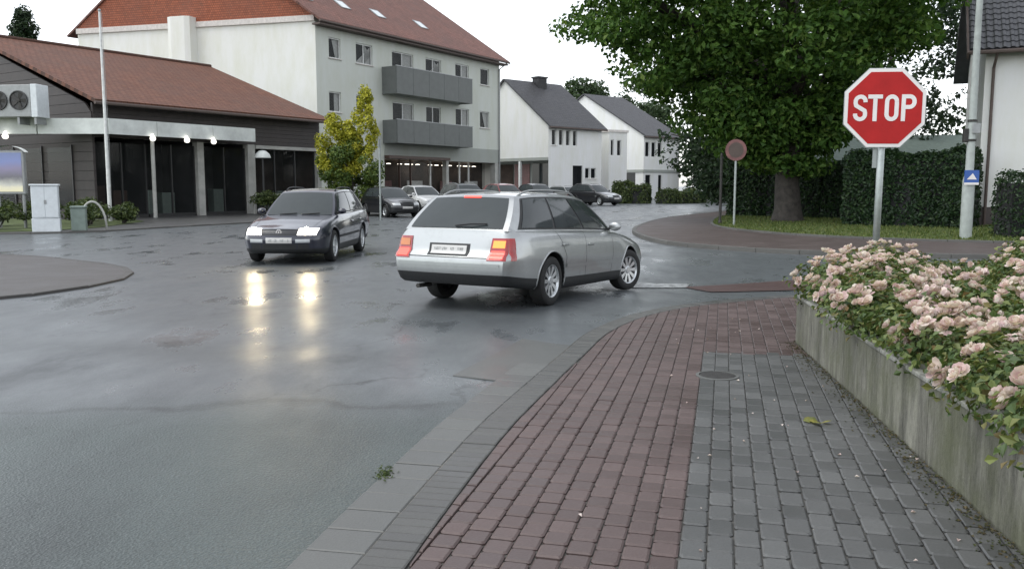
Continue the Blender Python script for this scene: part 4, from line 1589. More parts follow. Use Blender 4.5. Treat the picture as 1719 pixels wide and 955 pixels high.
# end wall with its broad chimney breast, and the tile-hung gable above
e = MB()
ed = Vector((Cl.x, Cl.y)).normalized()
en = Vector((-ed.y, ed.x))                 # outwards
Le = Cl.length
if en.x > 0:
    en = -en
e.quad((0, 0, 0), (0, 0, EZ), (Cl.x, Cl.y, EZ), (Cl.x, Cl.y, 0))
e.build('end_wall', 'wall_cream', apt)
off = lambda t, o: (ed * t + en * o)
RZ = 20.0
half = Le / 2
g0, g1, gt = off(-0.25, 0.06), off(Le + 0.2, 0.06), off(half, 0.06)
o = MB().add([(g0.x, g0.y, EZ + 0.05), (g1.x, g1.y, EZ + 0.05), (gt.x, gt.y, RZ)], [(0, 1, 2)]).build('tile_hung_gable', 'tiles_hung', apt)
uv_plane(o, (ed.x, ed.y, 0), (0, 0, 1))
m = MB()
for t0, t1 in ((0.0, 9.3), (11.2, Le)):
    q = [off(t0, 0.001), off(t1, 0.001), off(t1, 0.16), off(t0, 0.16)]
    m.prism([(p.x, p.y) for p in q], EZ - 0.32, EZ + 0.05)
m.build('end_cornice', 'trim_pale', apt)
m = MB()
q = [off(9.3, 0.0), off(11.2, 0.0), off(11.15, 0.75), off(10.8, 0.9), off(9.7, 0.9), off(9.35, 0.75)]
m.prism([(p.x, p.y) for p in q], 0, EZ + 0.35)
m.build('chimney_breast', 'wall_cream', apt)
# roof planes along the ridge
bdir = Vector((Cl.x, Cl.y)) / 2


def slope_sheet(p0, p1, p2, p3, th):
    n = (Vector(p1) - Vector(p0)).cross(Vector(p3) - Vector(p0)).normalized()
    if n.z < 0:
        n = -n
    P = [Vector(p) for p in (p0, p1, p2, p3)]
    Q = [p + n * th for p in P]
    m_ = MB()
    m_.add(P + Q, [(0, 1, 5, 4), (1, 2, 6, 5), (2, 3, 7, 6), (3, 0, 4, 7), (4, 5, 6, 7), (3, 2, 1, 0)])
    return m_


oh = 0.75
sl = (RZ - EZ) / half
f0 = Vector((-0.35, -oh, EZ - oh * sl * 0.75))
f1 = Vector((Lx + 0.5, -oh, EZ - oh * sl * 0.75))
r0 = Vector((bdir.x - 0.35, bdir.y, RZ))
r1 = Vector((Lx + bdir.x + 0.5, bdir.y, RZ))
o = slope_sheet(f0, f1, r1, r0, 0.14).build('front_roof', 'tiles_red', apt)
upv = (r0 - f0).normalized()
uv_plane(o, (1, 0, 0), tuple((upv - Vector((1, 0, 0)) * upv.x).normalized()))
b0 = Vector((Cl.x - 0.35, Cl.y + oh, EZ - 0.5))
b1 = Vector((Lx + Cl.x + 0.5, Cl.y + oh, EZ - 0.5))
o2 = slope_sheet(r0, r1, b1, b0, 0.14).build('back_roof', 'tiles_red', apt)
uv_plane(o2, (1, 0, 0), (0, 0.8, 0.6))
MB().b6(-0.30, Lx + 0.45, -oh + 0.02, 0.0, EZ - 0.62, EZ - 0.50).build('eaves_soffit', 'soffit', apt)
MB().tube([(-0.4, -oh - 0.06, EZ - 0.40), (Lx + 0.55, -oh - 0.06, EZ - 0.40)], 0.085, 8).build('gutter', 'soffit', apt)
MB().tube([(Lx + 0.1, -oh - 0.06, EZ - 0.42), (Lx - 0.15, -0.12, EZ - 1.0), (Lx - 0.15, -0.12, 0)], 0.07, 8).build('downpipe', 'grey_metal', apt)
fr_n = (f1 - f0).cross(r0 - f0).normalized()
for x, t in ((0.9, 0.22), (5.0, 0.235), (9.0, 0.235), (14.4, 0.235)):
    p = f0 + Vector((x + 0.35, 0, 0)) + (r0 - f0) * t + fr_n * 0.15
    ux, uy = Vector((1, 0, 0)), (upv - Vector((1, 0, 0)) * upv.x).normalized()
    w = empty('skylight', p)
    w.parent = apt
    q = [ux * a + uy * b for a, b in ((0, 0), (0.95, 0), (0.95, 1.1), (0, 1.1))]
    fr = MB()
    for a, b in ((0, 1), (1, 2), (2, 3), (3, 0)):
        fr.tube([q[a], q[b]], 0.06, 4)
    fr.build('frame', 'grey_metal', w)
    MB().quad(*[k + fr_n * 0.03 for k in q]).build('pane', 'cabinet_white', w)
# balconies: slab, three side panels each, handrail
for z0, z1 in ((8.35, 10.35), (4.7, 6.42)):
    b = empty('balcony', (6.9, 0, z0))
    b.parent = apt
    x1_, dp, h = 10.0, 1.35, z1 - z0
    MB().b6(0.05, x1_ - 0.05, -dp + 0.05, -0.005, 0.05, 0.22).build('slab', 'wall_band', b)
    for i in range(5):
        xa = x1_ * i / 5
        MB().b6(xa + 0.012, xa + x1_ / 5 - 0.012, -dp - 0.05, -dp, 0, h).build('panel', 'balcony_panel', b)
    for sx in (0, x1_):
        MB().b6(sx - 0.025, sx + 0.025, -dp + 0.012, -0.005, 0, h).build('panel', 'balcony_panel', b)
    MB().b6(-0.05, x1_ + 0.05, -dp - 0.075, -dp + 0.03, h, h + 0.06).build('handrail', 'grey_metal', b)
MB().b6(7.0, 15.0, 0.0, 0.12, 8.6, 8.9).build('lintel', 'wall_band', apt)
# shop front on the ground floor
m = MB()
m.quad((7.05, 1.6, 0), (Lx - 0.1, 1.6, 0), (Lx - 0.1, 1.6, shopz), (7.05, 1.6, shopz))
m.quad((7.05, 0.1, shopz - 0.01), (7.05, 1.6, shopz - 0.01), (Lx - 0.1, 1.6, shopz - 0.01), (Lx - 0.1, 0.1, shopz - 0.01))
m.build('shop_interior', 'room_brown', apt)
xx = 7.4
k = 0
while xx < Lx - 1.8:
    wd = (2.3, 1.4, 2.6, 1.9)[k % 4]
    MB().quad((xx, 0.7, 0.3), (xx + wd, 0.7, 0.3), (xx + wd, 0.7, shopz - 0.1), (xx, 0.7, shopz - 0.1)).build('shop_pane', 'shop_glass', apt)
    MB().b6(xx - 0.10, xx - 0.01, 0.62, 0.78, 0, shopz - 0.02).build('mullion', 'frame_brown' if k < 3 else 'frame_white', apt)
    if k % 2 == 0:
        MB().b6(xx + 0.3, xx + wd - 0.3, 1.3, 1.36, 0.5, 1.9).build('display_panel', 'curtain' if k % 4 else 'sign_faded', apt)
    for q in range(2):
        MB().lathe([(0, 0.06), (0.16, 0.04), (0.2, 0)], 10, Matrix.Translation((xx + 0.5 + q * 0.9, 1.1, shopz - 0.35))).build('ceiling_lamp', 'shop_lamp', apt)
    xx += wd
    k += 1
MB().b6(Lx - 0.75, Lx - 0.2, -0.02, 0.5, 0, shopz).build('pier', 'pier_grey', apt)
MB().b6(15.0, 15.35, 0.0, 0.4, 0, shopz).build('pier', 'pier_grey', apt)
MB().b6(7.0, 14.9, -0.5, 0.6, shopz + 0.02, shopz + 0.25).build('shop_awning', 'frame_brown', apt)
# hidden far walls close the block
MB().quad((Lx, 0, 0), (Lx + Cl.x, Cl.y, 0), (Lx + Cl.x, Cl.y, EZ), (Lx, 0, EZ)).build('far_end_wall', 'wall_cream', apt)
MB().add([(Lx, 0, EZ), (Lx + Cl.x, Cl.y, EZ), (Lx + bdir.x, bdir.y, RZ)], [(0, 1, 2)]).build('far_gable', 'wall_cream', apt)

# ---- low shop with the broad brown roof
W0, E0 = Vector((-18.2, 37.8)), Vector((-10.95, 49.3))
ang = frame_of(W0, E0)
shop = empty('corner_shop', (W0.x, W0.y, 0), ang)
tag(shop, 'low dark-clad corner shop with broad brown tiled roof and glass front', 'building')
SL = (E0 - W0).length
EV, RG_, hd = 5.12, 8.7, 9.5
f0, f1, r0, r1 = Vector((-0.3, -0.7, EV - 0.1)), Vector((SL + 0.35, -0.7, EV - 0.1)), Vector((-0.3, hd, RG_)), Vector((SL + 0.35, hd, RG_))
b0, b1 = Vector((-0.3, 2 * hd + 0.7, EV - 0.1)), Vector((SL + 0.35, 2 * hd + 0.7, EV - 0.1))
o = slope_sheet(f0, f1, r1, r0, 0.16).build('front_roof', 'tiles_brown', shop)
uv_plane(o, (1, 0, 0), tuple((r0 - f0).normalized()))
o = slope_sheet(r0, r1, b1, b0, 0.16).build('back_roof', 'tiles_brown', shop)
uv_plane(o, (1, 0, 0), tuple((r0 - b0).normalized()))
MB().tube([(-0.3, hd, RG_ + 0.17), (SL + 0.35, hd, RG_ + 0.17)], 0.13, 8).build('ridge', 'tiles_brown', shop)
MB().tube([(-0.35, -0.78, EV - 0.1), (SL + 0.4, -0.78, EV - 0.1)], 0.075, 8).build('gutter', 'soffit', shop)
# front: dark fascia boards above, glass bays between pale piers below
for i in range(7):
    z0 = 3.62 + i * 0.21
    MB().b6(-0.0, SL, -0.03 - 0.004 * (i % 2), 0.1, z0, z0 + 0.2).build('fascia_board', 'cladding', shop)
MB().b6(8.9, SL, -0.10, 0.12, 3.42, 3.60).build('bay_header', 'pier_grey', shop)
for a, b in ((5.25, 5.62), (8.35, 8.82), (13.3, SL)):
    MB().b6(a, b, -0.12, 0.25, 0, 3.61).build('pier', 'pier_grey', shop)
bays = [(0.1, 2.55, 'room_dark'), (2.65, 5.2, 'room_dark'), (5.67, 8.3, 'room_dark'), (8.87, 13.25, 'room_brown')]
for a, b, rm in bays:
    n = 3 if b - a > 3 else 2
    for i in range(n):
        xa, xb = a + (b - a) * i / n, a + (b - a) * (i + 1) / n
        MB().quad((xa + 0.03, 0.14, 0.2), (xb - 0.03, 0.14, 0.2), (xb - 0.03, 0.14, 3.4), (xa + 0.03, 0.14, 3.4)).build('pane', 'shop_glass', shop)
        MB().b6(xb - 0.03, xb + 0.03, 0.09, 0.19, 0.05, 3.41).build('mullion', 'frame_dark', shop)
    MB().b6(a, b, 0.08, 0.20, 0.04, 0.2).build('bay_sill', 'frame_dark', shop)
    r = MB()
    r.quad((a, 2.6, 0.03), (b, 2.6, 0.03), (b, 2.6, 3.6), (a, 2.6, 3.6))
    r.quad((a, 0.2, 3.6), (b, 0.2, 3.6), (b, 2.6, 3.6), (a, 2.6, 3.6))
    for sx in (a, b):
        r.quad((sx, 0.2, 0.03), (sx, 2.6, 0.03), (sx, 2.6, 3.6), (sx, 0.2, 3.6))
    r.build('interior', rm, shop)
    for i in range(int((b - a) / 1.1)):
        hh = random.uniform(0.5, 1.6)
        MB().b6(a + 0.25 + i * 1.1, a + 0.95 + i * 1.1, 1.0, 1.5, 0.05, hh).build('display_stand', random.choice(['room_brown', 'green_grey', 'cladding', 'frame_brown']), shop, bevel=0.02)
# gable end towards the street corner
m = MB()
for i in range(20):
    z0 = 0.05 + i * 0.42
    z1 = z0 + 0.405
    # board length follows the verge
    t = max(0.0, (z1 - EV + 0.2) / (RG_ - EV)) * hd
    if t >= hd - 0.05:
        continue
    tb = max(0.0, (z0 - EV + 0.2) / (RG_ - EV)) * hd
    bo = MB()
    xo = -0.06 - 0.004 * (i % 2)
    pr_ = [(max(0.02, tb), z0), (2 * hd - tb, z0), (2 * hd - t, z1), (max(0.02, t), z1)]
    bo.add([(xo, a_, b_) for a_, b_ in pr_] + [(0.05, a_, b_) for a_, b_ in pr_], [(3, 2, 1, 0), (4, 5, 6, 7), (0, 1, 5, 4), (1, 2, 6, 5), (2, 3, 7, 6), (3, 0, 4, 7)])
    bo.build('cladding_board', 'cladding', shop)
for a in (1.6, 4.0, 6.4):
    MB().b6(-0.10, -0.07, a, a + 1.9, 0.5, 3.2).build('gable_pane', 'shop_glass', shop)
    MB().b6(-0.13, -0.05, a - 0.07, a - 0.005, 0.4, 3.3).build('gable_mullion', 'frame_dark', shop)
MB().b6(SL - 0.02, SL + 0.05, 0.3, 2 * hd, 0, EV).build('far_wall', 'wall_cream', shop)
MB().add([(SL + 0.05, 0.0, EV), (SL + 0.05, 2 * hd, EV), (SL + 0.05, hd, RG_)], [(0, 1, 2)]).build('far_gable', 'cladding', shop)
MB().b6(0, SL, 2 * hd - 0.1, 2 * hd, 0, EV).build('back_wall', 'wall_cream', shop)
# white canopy round the corner, with its post and globe lamps
can = empty('canopy')
can.parent = shop
for a, b in ((0.02, 2.35), (2.38, 5.4), (5.43, 8.0)):
    MB().b6(a, b, -1.12, -1.0, 3.70, 4.36).build('fascia_panel', 'canopy_white', can)
MB().b6(0.05, 8.0, -0.99, -0.14, 3.86, 4.05).build('canopy_roof', 'canopy_white', can)
ca = Matrix.Rotation(-ang, 2) @ Vector((-1, 0.0))       # the left run faces the street square on
c0 = Vector((0.0, -1.06))
m = MB()
for k in range(4):
    p, q = c0 + ca * (k * 3.0 + 0.03), c0 + ca * (k * 3.0 + 2.97)
    nn = Vector((-ca.y, ca.x)) * 0.06
    MB().prism([(v.x, v.y) for v in (p + nn, q + nn, q - nn, p - nn)], 3.70, 4.36).build('fascia_panel', 'canopy_white', can)
q = [c0 - Vector((0, -0.1)), c0 + ca * 12, c0 + ca * 12 + Vector((2.8, 2.0)), Vector((-0.15, 1.6))]
MB().prism([(v.x, v.y) for v in q], 3.88, 4.02).build('canopy_roof', 'canopy_white', can)
MB().tube([(2.2, -0.95, 0.04), (2.2, -0.95, 3.86)], 0.085, 12).build('post', 'pier_grey', can)
for x, y in ((2.05, -1.22), (3.85, -1.22), (5.35, -1.22)):
    MB().lathe([(0.0, -0.13), (0.10, -0.09), (0.13, 0.0), (0.09, 0.09), (0.04, 0.14), (0.04, 0.2)], 14, Matrix.Translation((x, y, 3.60))).build('globe_lamp', 'lamp_lit', can, smooth=True)
p = c0 + ca * 4.35
MB().lathe([(0.0, -0.13), (0.10, -0.09), (0.13, 0.0), (0.09, 0.09), (0.04, 0.14), (0.04, 0.2)], 14, Matrix.Translation((p.x - 0.12, p.y - 0.12, 3.60))).build('globe_lamp', 'lamp_lit', can, smooth=True)

# ---- the two white houses


def house(name, label, A, B, depth, ez, rz, front_holes, base_z, wins, gable_extra):
    ang = frame_of(A, B)
    h = empty(name, (A[0], A[1], 0), ang)
    tag(h, label, 'house')
    L = (Vector(B) - Vector(A)).length
    facade(0, L, 0, ez, front_holes).build('front_wall', 'wall_white', h)
    MB().add([(0, 0, base_z), (0, 0, ez), (0, depth / 2, rz), (0, depth, ez), (0, depth, base_z)], [(4, 3, 2, 1, 0)]).build('gable_wall', 'wall_white', h)
    MB().add([(L, 0, 0), (L, 0, ez), (L, depth / 2, rz), (L, depth, ez), (L, depth, 0)], [(0, 1, 2, 3, 4)]).build('far_gable_wall', 'wall_white', h)
    MB().quad((0, depth, 0), (L, depth, 0), (L, depth, ez), (0, depth, ez)).build('back_wall', 'wall_white', h)
    s_ = (rz - ez) / (depth / 2)
    for sg, nm in ((1, 'front_roof'), (-1, 'back_roof')):
        ey = -0.45 if sg > 0 else depth + 0.45
        o = slope_sheet((-0.25, ey, ez - 0.45 * s_), (L + 0.3, ey, ez - 0.45 * s_), (L + 0.3, depth / 2, rz), (-0.25, depth / 2, rz), 0.16).build(nm, 'tiles_slate', h)
        uv_plane(o, (1, 0, 0), (0, sg * 0.8, 0.6))
    MB().tube([(-0.3, -0.52, ez - 0.42 * s_), (L + 0.3, -0.52, ez - 0.42 * s_)], 0.08, 6).build('gutter', 'soffit', h)
    for a in wins:
        window(h, *a[:4], **a[4])
    gable_extra(h, L)
    return h


def h1x(h, L):
    # recessed ground floor under the gable
    m = MB()
    m.quad((0, 0, 3.95), (0, 12.6, 3.95), (1.6, 12.6, 3.95), (1.6, 0, 3.95))
    m.quad((1.6, 0, 0), (1.6, 0, 3.95), (1.6, 12.6, 3.95), (1.6, 12.6, 0))
    m.build('recess_wall', 'wall_band', h)
    for y0, y1, mm in ((0.9, 3.9, 'room_dark'), (4.3, 6.6, 'sign_faded'), (6.8, 9.6, 'room_brown')):
        MB().b6(1.52, 1.58, y0, y1, 0.3, 3.7).build('shop_pane', 'car_glass' if mm == 'room_dark' else mm, h)
    MB().b6(-0.05, 0.2, 4.0, 4.25, 0, 3.95).build('post', 'frame_white', h)
    MB().b6(-0.06, -0.004, 0, 12.6, 3.95, 4.25).build('band', 'wall_band', h)
    c = MB().b6(3.6, 4.8, 5.2, 6.1, 11.0, 12.55)
    c.b6(3.5, 4.9, 5.1, 6.2, 12.55, 12.7)
    c.build('chimney', 'tiles_slate', h)


w1 = [(0.45 + i * 0.98, 1.05 + i * 0.98, 5.4, 6.95, dict(fm='frame_white', sill=(i == 0))) for i in range(4)]
w1 += [(3.4, 4.8, 0.4, 3.5, dict(fm='frame_dark', sill=False)), (5.2, 5.9, 2.2, 3.3, dict()), (6.05, 6.85, 2.2, 3.3, dict())]
house('white_house', 'white gabled house with grey roof next to the apartment block', (3.53, 84), (9.2, 89.1), 12.6, 7.4, 12.1, [w[:4] for w in w1], 3.95, w1, h1x)


def h2x(h, L):
    MB().b6(-0.03, L + 0.02, -0.12, -0.003, 3.05, 3.35).build('band', 'wall_band', h)
    MB().b6(-0.03, 0.0, 1.2, 5.0, 0, 3.0).build('garage_door', 'frame_dark', h)
    MB().b6(-0.09, -0.035, 0.0, 14.0, 3.05, 3.35).build('band', 'wall_band', h)


w2 = [(0.25 + i * 1.15, 1.05 + i * 1.15, 4.8, 6.55, dict(sill=False)) for i in range(3)]
w2 += [(0.35, 1.3, 1.3, 2.75, dict(fm='frame_dark')), (2.75, 3.4, 0.3, 2.75, dict(fm='frame_dark', sill=False))]
house('white_house', 'white gabled house farther along, half behind the large tree', (15.2, 100), (20.2, 104.6), 18.6, 7.3, 12.5, [w[:4] for w in w2], 0.0, w2, h2x)
# flat-roofed bay between them
bay = empty('white_annex', (10.4, 93.0, 0), R(35))
tag(bay, 'small flat-roofed white annex between the two white houses', 'building')
wb = [(0.25, 0.7, 4.7, 6.4, dict(sill=False)), (1.15, 1.75, 4.7, 6.4, dict(sill=False))]
facade(0, 2.6, 0, 7.2, [w[:4] for w in wb]).build('front_wall', 'wall_white', bay)
m = MB()
m.quad((0, 0, 0), (0, 0, 7.2), (0, 6, 7.2), (0, 6, 0))
m.quad((2.6, 0, 0), (2.6, 6, 0), (2.6, 6, 7.2), (2.6, 0, 7.2))
m.build('side_walls', 'wall_white', bay)
MB().b6(-0.12, 2.72, -0.12, 6, 7.2, 7.45).build('roof', 'trim_pale', bay)
for w in wb:
    window(bay, *w[:4], **w[4])

# ---- white house at the verge with a tiled roof
hr = empty('white_corner_house', (16.3, 30.2, 0), R(-24.3))
tag(hr, 'white rendered house with dark pantile roof behind the lamp post', 'house')
facade(0, 12, 0.75, 6.5, [(6.5, 8.0, 2.2, 3.6)]).build('front_wall', 'wall_white', hr)
window(hr, 6.5, 8.0, 2.2, 3.6, n=2)
MB().quad((0, 0, 0.75), (0, 0, 6.5), (0, 9, 6.5), (0, 9, 0.75)).build('side_wall', 'wall_white', hr)
MB().add([(0, 0, 6.5), (0, 4.5, 10.6), (0, 9, 6.5)], [(0, 1, 2)]).build('gable', 'wall_white', hr)
MB().b6(-0.03, 12, -0.05, 9, 0, 0.76).build('plinth', 'plinth', hr)
P0, P1 = Vector((-0.55, -0.55, 6.0)), Vector((-0.55, 4.5, 10.6))
up_ = (P1 - P0)
ulen = up_.length
up_.normalize()
nrm_ = Vector((0, -up_.z, up_.y))
slope_sheet(P0, (12, -0.55, 6.0), (12, 4.5, 10.6), P1, 0.08).build('roof_deck', 'roof_tile_dark', hr)
slope_sheet(P1, (12, 4.5, 10.6), (12, 9.55, 6.0), (-0.55, 9.55, 6.0), 0.1).build('back_roof', 'roof_tile_dark', hr)
proto = None
tw, tl_ = 0.24, 0.34
for r in range(12):
    for c in range(24):
        if proto is None:
            m = MB()
            sec = [(-0.118, 0.012), (-0.075, 0.045), (-0.02, 0.05), (0.03, 0.018), (0.075, 0.005), (0.122, 0.014)]
            Vt = []
            for yy, zz in ((0, 0.03), (0.40, 0.0)):
                for x, z in sec:
                    Vt.append((x, yy, z + zz))
            for x, z in sec:
                Vt.append((x, 0, z + 0.005))
            Ft = [(i, i + 1, 7 + i, 6 + i) for i in range(5)] + [(12 + i, 13 + i, i + 1, i) for i in range(5)]
            m.add(Vt, Ft)
            proto = m.build('roof_tile', 'roof_tile_dark', hr, smooth=False)
            t = proto
        else:
            t = copy_obj(proto, hr)
        p = P0 + Vector((1, 0, 0)) * (0.13 + c * tw) + up_ * (r * tl_) + nrm_ * 0.085
        t.location = p
        t.rotation_euler = (math.atan2(up_.z, up_.y), 0, 0)
MB().tube([(-0.6, -0.62, 5.98), (12, -0.62, 5.98)], 0.075, 8).build('gutter', 'soffit', hr)
slope_sheet((-0.62, -0.6, 5.78), (-0.56, -0.6, 5.78), (-0.56, 4.5, 10.45), (-0.62, 4.5, 10.45), 0.26).build('bargeboard', 'soffit', hr)
MB().tube([(0.3, -0.6, 5.95), (0.25, -0.10, 5.5), (0.25, -0.10, 0.1)], 0.05, 8).build('downpipe', 'soffit', hr)
# garden shed roof beyond the hedge
sh = empty('garden_shed', (12.9, 39.5, 0), R(-8))
tag(sh, 'low shed with a mossy grey roof behind the dark hedge', 'shed')
MB().b6(0, 7.5, 0, 4, 0, 2.6).build('wall', 'wall_band', sh)
o = slope_sheet((-0.3, -0.4, 2.55), (7.8, -0.4, 2.55), (7.8, 2, 3.75), (-0.3, 2, 3.75), 0.1).build('roof', 'green_grey', sh)
slope_sheet((-0.3, 2, 3.75), (7.8, 2, 3.75), (7.8, 4.4, 2.55), (-0.3, 4.4, 2.55), 0.1).build('back_roof', 'green_grey', sh)


# ------------------------------------------------------------------ trees and hedges
def limb(m, p0, p1, r0, r1, bend=0.3, n=6):
    p0, p1 = Vector(p0), Vector(p1)
    L = (p1 - p0).length
    off_ = Vector((random.uniform(-1, 1), random.uniform(-1, 1), random.uniform(-0.2, 0.6))) * L * bend * 0.3
    pts = []
    for i in range(n + 1):
        t = i / n
        pts.append(p0 + (p1 - p0) * t + off_ * math.sin(math.pi * t))
    m.tube(pts, [r0 + (r1 - r0) * i / n for i in range(n + 1)], 8)


def tree(name, label, loc, prof, trunk_r, trunk_h, clumps, cr, per, leaf, lm, group=None, zbias=None, limbs=10, squash=0.65, ecc=(1, 1), shell=(0.5, 1.02), cofs=(0, 0)):
    """prof: crown radius against height"""
    random.seed(int(abs(loc[0]) * 31 + loc[1] * 7))
    t = empty(name, loc)
    tag(t, label, 'tree', group)
    z0, z1 = prof[0][0], prof[-1][0]
    cs, rs, ks = [], [], []
    while len(cs) < clumps:
        z = random.uniform(z0, z1)
        if zbias and random.random() > interp(zbias, z):
            continue
        rad = interp(prof, z)
        if random.random() > rad / max(p[1] for p in prof) + 0.15:
            continue
        a = random.uniform(0, 2 * math.pi)
        f = shell[0] + (shell[1] - shell[0]) * math.sqrt(random.random())
        lump = 1 + 0.13 * math.sin(3 * a + loc[0]) + 0.10 * math.sin(5 * a + z * 1.7)
        r = cr * random.uniform(0.6, 1.35)
        d = max(0.0, rad * f * lump - r * 0.4)
        cs.append((d * math.cos(a) * ecc[0] + cofs[0] * min(1, (z - z0) / 3), d * math.sin(a) * ecc[1], z))
        rs.append(r)
        ks.append(int(per * (r / cr) ** 2))
    P, Nn = clump_leaves(cs, rs, ks, squash)
    leaf_mesh('crown', P, Nn, leaf, lm, t)
    m = MB()
    pts = [(0, 0, -0.1), (0.01, 0, 0.12), (0.02, 0.02, 0.5), (-0.05, 0.03, trunk_h * 0.6), (0.04, 0, trunk_h), (0, 0.1, trunk_h + (z1 - trunk_h) * 0.55)]
    m.tube(pts, [trunk_r * 1.5, trunk_r * 1.22, trunk_r * 1.03, trunk_r * 0.9, trunk_r * 0.85, trunk_r * 0.15], 14)
    m.build('trunk', 'bark', t, smooth=True)
    m = MB()
    idx = sorted(range(len(cs)), key=lambda i: random.random())[:limbs]
    for i in idx:
        c = cs[i]
        zb = trunk_h * random.uniform(0.9, 1.0) + max(0, c[2] - trunk_h) * 0.35
        limb(m, (0, 0, min(zb, z1 * 0.7)), c, trunk_r * random.uniform(0.28, 0.5), 0.03)
    if limbs:
        m.build('limbs', 'bark', t, smooth=True)
    return t


tree('large_tree', 'large spreading broad-leaved tree with thick trunk on the grass verge', (10.75, 33.6, 0.1),
     [(2.1, 1.3), (2.7, 2.2), (3.5, 2.8), (4.4, 3.5), (5.4, 4.7), (7, 6.2), (9, 6.9), (11, 6.9), (13.5, 5.6), (16, 2.4)], 0.50, 2.7,
     640, 0.95, 120, 0.24, 'lime_leaf', zbias=[(2, 1.0), (9.5, 1.0), (11, 0.45), (16, 0.4)], limbs=16, squash=0.5, shell=(0.35, 1.03), cofs=(-1.2, 0))
TG = 'trees behind the hedge and houses'
tree('dark_tree', 'dark tree showing between the large tree and the white corner house', (19.2, 44, 0), [(1.5, 2.4), (4, 3.8), (8, 4.0), (11, 2.8), (12.4, 0.8)], 0.3, 2.0, 120, 0.95, 80, 0.28, 'dark_leaf', TG, limbs=6)
tree('dark_tree', 'dark low-branched tree deep behind the large tree trunk', (14.0, 52, 0), [(1.0, 3.0), (3, 4.6), (6, 4.6), (9, 2.8), (10, 0.8)], 0.3, 2.0, 120, 1.1, 70, 0.34, 'dark_leaf', TG, limbs=6)
tree('far_tree', 'hazy green tree rising behind the roofs of the white houses', (11.0, 133, 0), [(3, 4), (8, 6.5), (13, 6.5), (16.5, 3), (17.5, 0.8)], 0.4, 3, 90, 1.8, 90, 0.6, 'far_leaf', TG, limbs=4)
tree('far_tree', 'tall hazy tree partly hidden by the branches of the large tree', (20.0, 137, 0), [(3, 4), (8, 6), (13, 6), (17, 3), (18.5, 0.8)], 0.4, 3, 90, 1.8, 90, 0.6, 'far_leaf', TG, limbs=4)
tree('dark_tree', 'dark rounded tree beside the farther white house', (25.0, 104, 0), [(0.8, 3.0), (3, 4.3), (6, 4.2), (8, 2.6), (9, 0.6)], 0.3, 1.5, 80, 1.3, 90, 0.45, 'dark_leaf', TG, limbs=4)
tree('dark_tree', 'dark green tree at the bend where the road disappears', (24.0, 88, 0), [(0.5, 2.6), (2.5, 3.8), (5, 3.6), (6.6, 2.2), (7.6, 0.6)], 0.3, 1.2, 80, 1.1, 90, 0.4, 'dark_leaf', TG, limbs=4)
tree('dark_tree', 'low dark tree closing the view left of the round sign', (19.3, 76, 0), [(0.4, 2.2), (2.0, 2.8), (4, 2.6), (5.2, 1.2)], 0.25, 1.0, 60, 0.9, 90, 0.34, 'dark_leaf', TG, limbs=3)
tree('conifer', 'dark pointed conifer rising behind the roof of the corner shop', (-44.3, 80, 0), [(4, 3.2), (9, 2.5), (13, 1.7), (15.6, 0.9), (17.3, 0.1)], 0.3, 4, 150, 0.7, 80, 0.35, 'dark_leaf', limbs=4, squash=0.9)
# two-stemmed tree with yellow young leaves
yt = tree('yellow_tree', 'small tree with bright yellow-green leaves between shop and apartment block', (-8.35, 45.0, 0), [(0.8, 1.1), (2.0, 1.55), (3.0, 1.45), (3.7, 0.7)], 0.09, 1.0, 60, 0.42, 130, 0.17, 'young_green', limbs=6, squash=0.9)
cs, rs, ks = [], [], []
for cx, zt, rw_ in ((0.75, 6.3, 0.72), (-0.95, 5.0, 0.85), (-0.1, 4.5, 0.7)):
    for i in range(26):
        z = 2.2 + (zt - 2.2) * (i / 25)
        f = math.sin(math.pi * min(1, 0.25 + 0.75 * (i / 25))) ** 0.6
        a = random.uniform(0, 6.28)
        cs.append((cx + rw_ * 0.75 * f * math.cos(a), rw_ * 0.75 * f * math.sin(a), z))
        rs.append(0.30 * random.uniform(0.7, 1.3))
        ks.append(130)
P, Nn = clump_leaves(cs, rs, ks, 1.25)
leaf_mesh('young_leaves', P, Nn, 0.16, 'yellow_leaf', yt)


